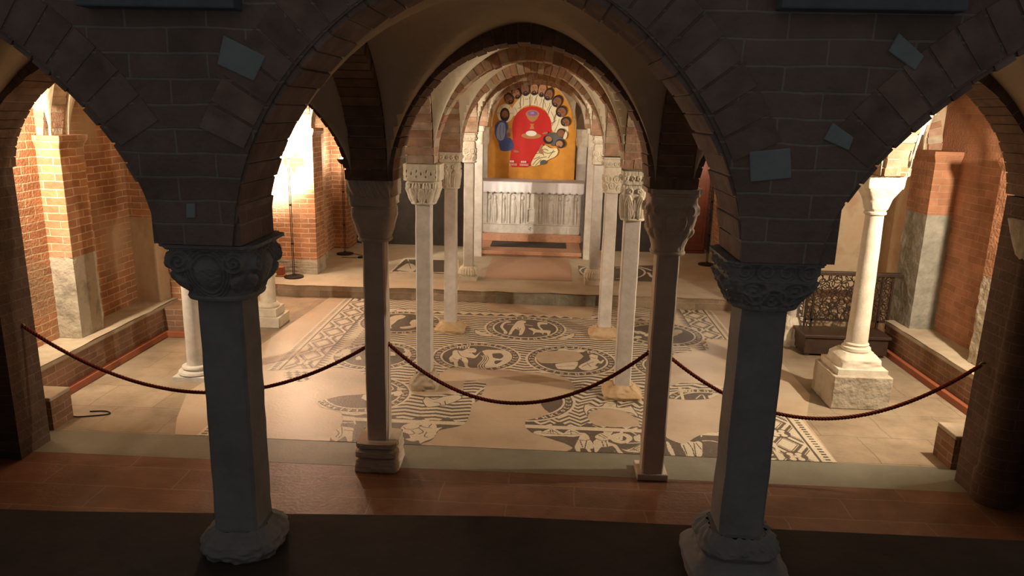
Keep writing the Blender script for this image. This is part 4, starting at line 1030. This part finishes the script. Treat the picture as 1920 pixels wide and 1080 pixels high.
for k, c in enumerate((.065, .125, .215, .315, .405, .495, .59, .69, .79, .865, .955)):
    w = .13 if k in (1, 3, 7, 9) else .07
    ins, rim = niche(c, w*1.15, .20, .80); R[ins] -= .018; R[rim] += .010
    if k != 5:
        x = (U-c)*aw; zz = V*ah
        fig = np.sqrt(np.clip(1-(x/(w*.40))**2-((zz-.42)/.24)**2, 0, 1)); hd = np.sqrt(np.clip(1-(x/.034)**2-((zz-.70)/.045)**2, 0, 1))
        fold = .004*np.sin(x*150+zz*9+k)
        R += np.where(ins, .028*fig+.028*hd+fold*(fig > 0), 0)
x = (U-.495)*aw; zz = V*ah
R[(np.abs(x) < .085) & (zz > .21) & (zz < .50)] = .0; R[(np.abs(x) < .062) & (zz > .235) & (zz < .475)] = -.03
R[(V > .84)] = .0; R[(V < .17)] = .008; R[(np.abs(V-.185) < .012)] = .018
cr_ = ((np.abs(x) < .006) & (np.abs(zz-.09) < .04)) | ((np.abs(zz-.09) < .006) & (np.abs(x) < .036)); R[cr_] = -.012
R[:, :2] = 0; R[:, -2:] = 0; R[:2] = 0; R[-2:] = 0
R += vnoise(R.shape, 6, 9, .006)
b = MB(); b.grid(np.dstack([ax0+U*aw, ay-R, .43+V*ah]))
b.box(ax0, ax1, ay+.04, ay+.70, .43, .43+ah)
for xx, sg in ((ax0, -1), (ax1, 1)): b.box(min(xx, xx-sg*.02), max(xx, xx-sg*.02), ay, ay+.06, .43, .43+ah)
b.box(ax0, ax1, ay, ay+.05, .425, .445); b.box(ax0, ax1, ay, ay+.05, 1.415, 1.43)
b.build('altar_block', M_MARBLE, t, smooth='auto')
# scalloped cloth
t = thing('altar_cloth', ((ax0+ax1)/2, ay, 1.43), 'white altar cloth with a scalloped lower edge draped over the altar top', 'cloth')
b = MB(); zt = 1.446; x0, x1, yf = ax0-.035, ax1+.05, ay-.05
b.box(x0, x1, yf, ay+.72, 1.432, zt)
n = 240; sc = 15
xs_ = np.linspace(x0, x1, n); ph = ((xs_-x0)/(x1-x0)*sc) % 1
zb_ = 1.262-.035*np.sqrt(np.clip(1-(2*ph-1)**2, 0, 1)); rows = []
for j in range(7):
    v = j/6; rows.append([(x_, yf-.004-.012*v*math.sin(x_*22)**2, zt*(1-v)+zb*v) for x_, zb in zip(xs_, zb_)])
b.grid(np.array(rows)); 
for xx in (x0, x1):
    rr = []
    for j in range(4): rr.append([(xx, yf+q*.09, zt-(zt-1.25-.02*math.sin(q*3))*j/3) for q in range(9)])
    b.grid(np.array(rr))
co = b.build('cloth', M_CLOTH, t, smooth='auto')
s_ = co.modifiers.new('t', 'SOLIDIFY'); s_.thickness = .004

# ============================ PAINTING ============================
OX, PY = None, 14.98
# board units: picture coordinates of the panel, 650 wide
def atY(px, py, Y):
    d = _F+_R*((px-960)/FPX)+_U*((540-py)/FPX); t_ = (Y-CAM[1])/d[1]; p = CAM+t_*d; return p
pl_ = atY(909, 337, PY); pr_ = atY(1076, 341, PY); ptp = atY(996, 142, PY)
bw = pr_[0]-pl_[0]; k_ = bw/652.0; BX0 = pl_[0]; BZ0 = pl_[2]-.04; ztop = ptp[2]
hgt = ztop-BZ0; kz = hgt/(1072-318)
def bp(x, y): return (BX0+(x-192)*k_, BZ0+(1072-y)*kz)
t = thing('painted_panel', (BX0+bw/2, PY, BZ0), 'arch-topped golden orange painted panel of robed people around a red table', 'painting')
Z_SPR = 620
out = [(192,1072),(845,1072)]
arcp = [bp(192,1072), bp(845,1072)]
for k in range(33):
    a = PI*k/32; cx_, rx = 518.5, 326.5; arcp.append(bp(cx_+rx*math.cos(a), 645-327*math.sin(a)**.98))
b = MB(); n = len(arcp); vs = [(x, PY, z) for x, z in arcp]+[(x, PY+.04, z) for x, z in arcp]
b.add(vs, [tuple(range(n)), tuple(range(2*n-1, n-1, -1))]+[(i, i+n, (i+1) % n+n, (i+1) % n) for i in range(n)])
M_GOLD = mat('golden_ochre_paint', (.62, .27, .035), (.50, .20, .025), 4, .5, .1, 60, c3=(.56, .24, .03))
b.build('panel', M_GOLD, t)
cols = dict(red=(.52,.02,.015), white=(.70,.62,.42), skin=(.22,.09,.045), skin2=(.36,.17,.085), hair=(.025,.015,.012), blue=(.05,.07,.22), lblue=(.26,.30,.46),
            ink=(.05,.03,.02), chal=(.42,.20,.07), violet=(.26,.10,.26), bread=(.78,.74,.66), teal=(.09,.09,.08), pink=(.62,.34,.24), cream=(.72,.60,.34), halo=(.66,.58,.42), hb=(.10,.09,.09))
keys = list(cols); mats_ = [flat('paint_'+k, c, .55) for k, c in cols.items()]
pb = MB(); layer = [0]
def paint(pts, c, smooth=True):
    layer[0] += 1; y = PY-.0015-.00025*layer[0]
    P = np.array(pts, float)
    if smooth: P = chaikin(P, 2)
    # consistent winding
    A_ = np.sum(P[:,0]*np.roll(P[:,1],-1)-np.roll(P[:,0],-1)*P[:,1])
    if A_ > 0: P = P[::-1]
    vs = [(bp(*p)[0], y, bp(*p)[1]) for p in P]; pb.add(vs, [tuple(range(len(vs)))], keys.index(c))
def ell(cx_, cy_, rx, ry, c, rot=0, n=22):
    a = np.linspace(0, 2*PI, n, endpoint=False); x = rx*np.cos(a); y = ry*np.sin(a); cr, sr = math.cos(rot), math.sin(rot)
    paint(np.c_[cx_+x*cr-y*sr, cy_+x*sr+y*cr], c, False)
def stroke(pts, w, c):
    P = chaikin(np.array(pts, float), 2, False); L_, R_ = [], []
    for i in range(len(P)):
        d = P[min(i+1, len(P)-1)]-P[max(i-1, 0)]; d = d/(np.linalg.norm(d)+1e-9); nn = np.array([-d[1], d[0]])*w/2; L_.append(P[i]+nn); R_.append(P[i]-nn)
    paint(np.array(L_+R_[::-1]), c, False)
# robes of the ring of people
paint([(375,560),(390,520),(430,480),(445,450),(500,445),(560,440),(640,450),(700,540),(745,600),(790,660),(785,730),(720,720),(660,690),(640,560),(560,520),(480,520),(430,560),(395,610)], 'white')
for x0_, y0_, x1_, y1_ in ((400,540,420,590),(430,500,440,560),(455,460,460,525),(500,460,505,520),(520,460,512,518),(548,470,560,520),(590,470,575,525),(600,480,620,530),(650,500,630,555),(660,560,690,640),(700,560,670,660),(720,610,690,700),(760,680,730,715),(420,545,450,530),(470,480,495,478)):
    stroke([(x0_,y0_),((x0_+x1_)/2+6,(y0_+y1_)/2),(x1_,y1_)], 4, 'chal')
for x0_, y0_, x1_, y1_ in ((445,455,440,530),(510,450,508,530),(560,450,540,510),(610,470,600,540),(660,520,640,580),(705,560,680,620),(700,620,660,650)):
    stroke([(x0_,y0_),((x0_+x1_)/2-4,(y0_+y1_)/2),(x1_,y1_)], 3, 'ink')
# red table
tb = [(388,960),(372,940),(380,840),(390,760),(385,680)]
for k in range(15):
    a = PI-PI*k/14; tb.append((526+141*math.cos(a), 668-140*math.sin(a)))
tb += [(667,720),(655,780),(600,800),(560,860),(530,945),(500,960)]
paint(tb, 'red', False)
# chalice, plate and bread
ell(528,582,48,30,'chal'); paint([(482,585),(575,585),(560,620),(535,635),(520,635),(498,620)], 'chal'); ell(528,577,38,18,'violet'); ell(528,574,14,7,'lblue')
paint([(512,650),(545,650),(535,662),(545,685),(510,688),(520,662)], 'chal', False)
paint([(445,730),(490,712),(560,712),(605,732),(570,752),(510,757),(470,750)], 'chal'); ell(523,717,39,19,'bread')
# haloed figure in blue
ell(332,580,60,66,'halo'); ell(332,580,50,56,'cream')
for a in (0, .9, 2.2, 3.14, 4.7): stroke([(332+20*math.cos(a),580-20*math.sin(a)),(332+58*math.cos(a),580-62*math.sin(a))], 6, 'pink')
ell(330,590,35,48,'hair'); ell(330,592,23,32,'skin'); paint([(305,600),(355,600),(348,635),(330,640),(312,632)], 'hair'); ell(330,606,12,5,'skin')
paint([(268,655),(300,625),(350,640),(360,700),(340,750),(385,755),(408,830),(345,850),(300,845),(290,780),(262,740),(258,700)], 'blue')
paint([(275,680),(300,640),(335,650),(338,720),(325,770),(290,775),(270,740)], 'lblue')
stroke([(300,660),(295,720),(305,760)], 3, 'blue'); stroke([(325,660),(322,720)], 3, 'blue')
paint([(345,695),(375,680),(385,700),(370,715),(375,745),(345,745)], 'skin2'); ell(360,730,15,16,'skin'); paint([(398,835),(430,842),(442,855),(400,855)], 'skin2')
# heads around the table
heads = [(357,478,31,42,-.5),(408,437,30,45,-.35),(470,408,32,50,-.15),(535,403,31,50,0),(593,415,29,48,.15),(640,443,30,44,.3),(700,490,34,42,.5),(733,560,36,40,.7),(766,630,32,34,.9)]
for i, (x_, y_, rx, ry, ro) in enumerate(heads):
    rx *= 1.07; ry *= 1.04
    if i == 4: ell(x_, y_, rx, ry, 'ink', ro); ell(x_, y_, rx-3, ry-3, 'skin2', ro)
    else: ell(x_, y_-2, rx, ry, 'hair', ro)
    ell(x_+3*math.sin(ro), y_+4, rx-7, ry-10, 'skin2' if i in (3, 4, 1) else 'skin', ro)
    bx_, by_ = x_-math.sin(ro)*ry*.62, y_+math.cos(ro)*ry*.62
    ell(bx_, by_, rx*.52, ry*.30, 'hair', ro); ell(bx_+.5, by_-ry*.10, rx*.22, ry*.06, 'skin2', ro)
    for s__ in (-1, 1):
        ex_, ey_ = x_+s__*rx*.30*math.cos(ro)+ry*.02, y_+s__*rx*.30*math.sin(ro)-ry*.05
        ell(ex_, ey_, rx*.13, ry*.045, 'ink', ro); stroke([(ex_-rx*.2, ey_-ry*.13),(ex_, ey_-ry*.17),(ex_+rx*.2, ey_-ry*.13)], 2, 'ink')
    stroke([(x_, y_),(x_-2, y_+ry*.25),(x_+3, y_+ry*.27)], 2, 'ink')
# leaning pair in dark robes and the reclining white-robed one
paint([(640,710),(700,705),(735,740),(760,745),(745,770),(700,775),(690,810),(660,790),(640,740)], 'teal')
ell(738,708,32,32,'hair'); ell(736,712,26,26,'skin')
paint([(770,690),(785,720),(770,755),(750,748),(760,720)], 'white')
ell(645,758,36,30,'hair',.4); ell(650,752,24,20,'skin2',.4); ell(735,784,36,33,'hair'); ell(728,786,25,23,'skin2'); stroke([(715,800),(735,806)], 6, 'hair')
paint([(600,712),(640,700),(645,715),(610,722)], 'skin2')
paint([(520,945),(545,890),(570,850),(600,810),(630,795),(655,815),(680,820),(715,815),(722,850),(700,880),(650,900),(600,935),(560,950)], 'cream')
for p in ([(560,860),(600,850),(620,870)], [(580,850),(620,820),(650,835)], [(540,940),(580,890),(640,880)], [(560,945),(600,900)], [(600,830),(640,860),(700,840)], [(650,890),(690,830)], [(545,900),(590,880)]): stroke(p, 4, 'ink')
paint([(575,840),(600,790),(615,795),(600,835),(625,858),(590,862)], 'skin2'); paint([(595,905),(640,900),(638,930),(590,940)], 'hb')
# small pale lettering strip at the foot of the table
rl = random.Random(4)
for k in range(16):
    x_ = 372+k*9.3; paint([(x_,934),(x_+6,934),(x_+6,947),(x_,947)], 'bread', False) if rl.random() < .8 else None
    stroke([(x_+1,936),(x_+3,946),(x_+6,936)], 2, 'red')
for k in range(4): paint([(374+k*8,912),(379+k*8,912),(379+k*8,926),(374+k*8,926)], 'bread', False)
for k in range(5): paint([(455+k*8,914),(460+k*8,914),(460+k*8,926),(455+k*8,926)], 'bread', False)
pb.build('painting', mats_, t)
# panel rests on a low support behind the altar
b = MB(); b.box(BX0, BX0+bw, PY-.02, PY+.08, .286, BZ0-.002)
tag(b.build('panel_support', M_STONE), 'stone support behind the altar carrying the painted panel', 'support')

# ============================ ROPES ============================
def rope(x0, z0, x1, z1, xm, zl, y, label):
    t = thing('barrier_rope', (xm, y, zl), label, 'rope', 'ropes slung between the entrance columns')
    kL = (z0-zl)/(xm-x0)**2; kR = (z1-zl)/(x1-xm)**2; n = 420; pts = []
    for i in range(n+1):
        x = x0+(x1-x0)*i/n; k = kL if x < xm else kR; pts.append(Vector((x, y, zl+k*(x-xm)**2)))
    b = MB(); s = 0
    strands = [[] for _ in range(3)]
    for i, p in enumerate(pts):
        if i: s += (pts[i]-pts[i-1]).length
        tt = (pts[min(i+1, n)]-pts[max(i-1, 0)]).normalized(); a = Vector((0, 1, 0)); c = tt.cross(a)
        for q in range(3):
            ang = 2*PI*(s/.075)+2*PI*q/3; strands[q].append(tuple(p+(a*math.cos(ang)+c*math.sin(ang))*.0075))
    for st in strands: b.tube(st, .0085, 6)
    b.build('cord', M_ROPE, t, smooth=True)
    for xx, zz, sg in ((x0, z0, 1), (x1, z1, -1)):
        b = MB(); b.tube([(xx-sg*.03, y, zz+.015), (xx+.0, y, zz+.015), (xx+sg*.012, y, zz)], .008, 8); b.build('hook', M_HOOK, t, smooth=True)
rope(-3.91, 1.05, -1.165, .985, -2.52, .548, 5.33, 'red twisted rope hanging low between the left entrance pier and the left slim column')
rope(-.985, 1.01, 1.01, 1.018, -.03, .563, 5.33, 'red twisted rope hanging in the middle between the two slim dark columns')
rope(1.19, .985, 3.50, 1.02, 2.33, .535, 5.33, 'red twisted rope hanging low between the right slim column and the right entrance pier')

# ============================ LAMPS ============================
for i, (x, y, z, p) in enumerate(TORCH):
    lab = ['black floor lamp glaring beside the brick pier at the left platform edge', 'slim black floor lamp deep on the left of the platform', 'slim black floor lamp at the right end of the platform'][i]
    t = thing('floor_lamp', (x, y, .18), lab, 'lamp')
    b = MB(); b.lathe(x, y, [(.181, .15), (.20, .15), (.207, .13), (.215, .03), (.24, .02)], 32); b.build('base', M_IRON, t, smooth='auto')
    b = MB()
    for dx in (-.012, .012): b.tube([(x+dx, y, .22), (x+dx, y, z-.14)], .006, 8)
    for zz in (.7, 1.3): b.box(x-.02, x+.02, y-.01, y+.01, zz, zz+.03)
    b.build('pole', M_IRON, t)
    b = MB(); n = 24; prof = [(z-.15, .01), (z-.12, .02), (z-.05, .025)] if i == 0 else [(z-.15, .02), (z-.12, .06), (z-.08, .085), (z-.05, .095)]
    b.loft([[(x+r*math.cos(2*PI*k/n), y+r*math.sin(2*PI*k/n), zz) for k in range(n)] for zz, r in prof], 0, True)
    b.build('lamp_bowl', M_IRON, t, smooth='auto')
    b = MB(); rb = .085 if i == 0 else .035; b.lathe(x, y, [(z-.05, .02), (z-.04, rb*.8), (z-.02, rb), (z+rb*.5-.02, rb*.8), (z+rb*.9-.02, .02)] if i == 0 else [(z-.05, .02), (z-.035, .035), (z-.022, .02)], 20)
    m = flat('bulb_glow_%d' % i, (1, .8, .5), emit=(1, .86, .68), es=(120 if i == 0 else 15)); b.build('bulb', m, t, smooth=True)
    b = MB(); a = [(x+.1, y+.05, .186), (x+.3, y-.05, .186), (x+.42, y-.22, .186), (x+.25, y-.34, .186), (x+.02, y-.30, .186)] if i else [(x-.12, y+.05, .186), (x-.2, y+.15, .186), (x-.26, y+.3, .186)]
    P = chaikin(np.array(a), 3, False); b.tube([tuple(p) for p in P], .005, 6)
    if i: b.lathe(x+.36, y-.30, [(.181, .05), (.205, .05), (.212, .03)], 16)
    b.build('power_cord', M_BLACK, t)
for (x, y, z), s_, wx in ((LAMP_L, 'left', -4.80), (LAMP_R, 'right', 4.80)):
    t = thing('wall_lamp', (wx, y, z), 'small wall-mounted floodlight hidden behind the %s entrance pier' % s_, 'lamp')
    sg = 1 if wx < 0 else -1
    b = MB(); b.box(min(wx, wx+sg*.05), max(wx, wx+sg*.05), y-.05, y+.05, z-.05, z+.05); b.build('bracket', M_IRON, t)
    b = MB(); b.tube([(wx+sg*.05, y, z), (wx+sg*.10, y, z)], [.05, .065], 16); b.build('lamp_head', M_IRON, t)
for (x, y, z), s_ in zip(SPOTS, ('left', 'right')):
    t = thing('spotlight', (x, y, z+.16), 'small black spotlight clamped under the arch of the %s aisle, hidden from the front' % s_, 'lamp')
    d = (Vector((0, 14.4, 1.5))-Vector((x, y, z))).normalized(); p = Vector((x, y, z))-d*.015
    b = MB(); b.tube([p-d*.12, p], [.03, .045], 16); b.build('lamp_head', M_IRON, t)
    b = MB(); b.tube([p-d*.08, (x, y-.06, z+.2)], .008, 8); b.build('bracket', M_IRON, t)
# little cable loop by the left block
b = MB(); P = chaikin(np.array([(-4.18,5.95,.28),(-4.15,5.99,.12),(-4.12,5.97,.02),(-4.02,5.92,.008),(-3.86,5.97,.008),(-3.72,6.02,.008),(-3.80,6.09,.008),(-3.95,6.06,.008)]), 3, False); b.tube([tuple(p) for p in P], .006, 6)
tag(b.build('power_cable', M_BLACK), 'thin black cable looping on the floor by the left masonry block', 'cable')
b = MB(); b.box(-3.98, -3.88, 10.93, 11.05, .19, .33); b.box(-4.0, -3.86, 10.91, 11.07, .181, .20)
tag(b.build('junction_box', M_RED, bevel=.008), 'small orange electrical box against the wall beside the glaring lamp', 'electrical box')
b = MB(); b.box(-4.805, -4.79, 6.36, 6.52, 1.30, 1.47)
t = thing('wall_socket', (-4.79, 6.44, 1.38), 'small white socket in a dark hole of the left brick wall', 'socket')
b.build('recess_shade', M_BLACK, t); b = MB(); b.box(-4.79, -4.77, 6.42, 6.50, 1.31, 1.42); b.build('socket_plate', M_WHITE, t, bevel=.01)  # flat black plate stands in for the shade inside the hole

# ============================ IRON GATE ============================
gx0, gx1, gy = 3.44, 4.44, 8.80
t = thing('iron_gate', ((gx0+gx1)/2, gy, .28), 'low dark gate of tangled wrought iron scrolls under a wooden rail', 'gate')
b = MB()
for x in (gx0, gx0+.08, gx1-.12, gx1): b.box(x-.012, x+.012, gy-.012, gy+.012, .28, .96)
b.box(gx0, gx1, gy-.012, gy+.012, .36, .385)
b.build('frame', M_RUST, t)
b = MB(); b.box(gx0-.04, gx1+.10, gy-.04, gy+.04, .94, .985); b.build('top_rail', M_WOOD, t, bevel=.006)
rg = random.Random(12); b = MB()
cells = []
for i in range(13):
    for j in range(8): cells.append((gx0+.06+i*(gx1-gx0-.12)/12+rg.uniform(-.03, .03), .41+j*.070+rg.uniform(-.02, .02)))
for k, (cx_, cz_) in enumerate(cells):
    R_ = rg.uniform(.045, .085); a0 = rg.uniform(0, 2*PI); turn = rg.uniform(.7, 1.25)*2*PI; sg = rg.choice((-1, 1)); y_ = gy+rg.uniform(-.006, .006)
    pts = []
    for q in range(22):
        f = q/21; r_ = R_*(1-.45*f); a = a0+sg*turn*f; x_, z_ = cx_+r_*math.cos(a), cz_+r_*math.sin(a)
        pts.append((min(max(x_, gx0), gx1), y_, min(max(z_, .37), .945)))
    b.tube(pts, .0062, 5)
for k in range(7):
    xs0 = gx0+.05+k*.15; pts = [(xs0+.045*math.sin(q*.7+k), gy, .38+q*.0285) for q in range(20)]; b.tube([(min(max(p[0], gx0), gx1), p[1], p[2]) for p in pts], .0055, 5)
for sx in (gx0+.04, gx1-.06):
    for q in range(7):
        pts = [(sx+.032*math.cos(a), gy, .42+q*.08+.042*math.sin(a)) for a in np.linspace(0, 2*PI, 16, endpoint=False)]; b.tube(pts, .005, 5, closed=True)
b.build('scrollwork', M_RUST, t)
t = thing('wooden_step', ((gx0+gx1)/2, 8.6, 0), 'dark wooden step box in front of the iron gate', 'step')
b = MB(); b.box(3.36, 4.34, 8.48, 8.86, .03, .235); b.build('box_body', M_WOOD, t, bevel=.006)
b = MB(); b.box(3.33, 4.36, 8.45, 8.86, .237, .275); b.build('tread', M_WOOD, t, bevel=.006)
for x in (3.38, 4.26):
    for y in (8.50, 8.80): b = MB(); b.box(x, x+.05, y, y+.05, 0, .03); b.build('foot', M_WOOD, t)
# dark cupboard at the back right of the platform
t = thing('wooden_cupboard', (2.9, 14.2, .18), 'tall dark reddish cupboard far back on the right of the platform', 'cupboard')
b = MB(); b.box(2.45, 3.30, 14.0, 14.45, .18, 2.1); b.build('body', M_WOODR, t, bevel=.01)
for x0_, x1_ in ((2.47, 2.865), (2.885, 3.28)):
    b = MB(); b.box(x0_, x1_, 13.975, 13.999, .25, 2.05); b.box(x0_+.06, x1_-.06, 13.965, 13.976, .4, 1.9); dr = b.build('door', M_WOODR, t, bevel=.006)
    kx = x1_-.03 if x0_ < 2.6 else x0_+.03
    b = MB(); b.tube([(kx, 13.975, 1.1), (kx, 13.945, 1.1)], [.01, .016], 12); kb = b.build('knob', M_HOOK); kb.parent = dr; kb.matrix_parent_inverse = dr.matrix_world.inverted() if False else Matrix.Translation(-Vector(t.location))@Matrix.Identity(4)@Matrix.Translation(Vector(t.location))
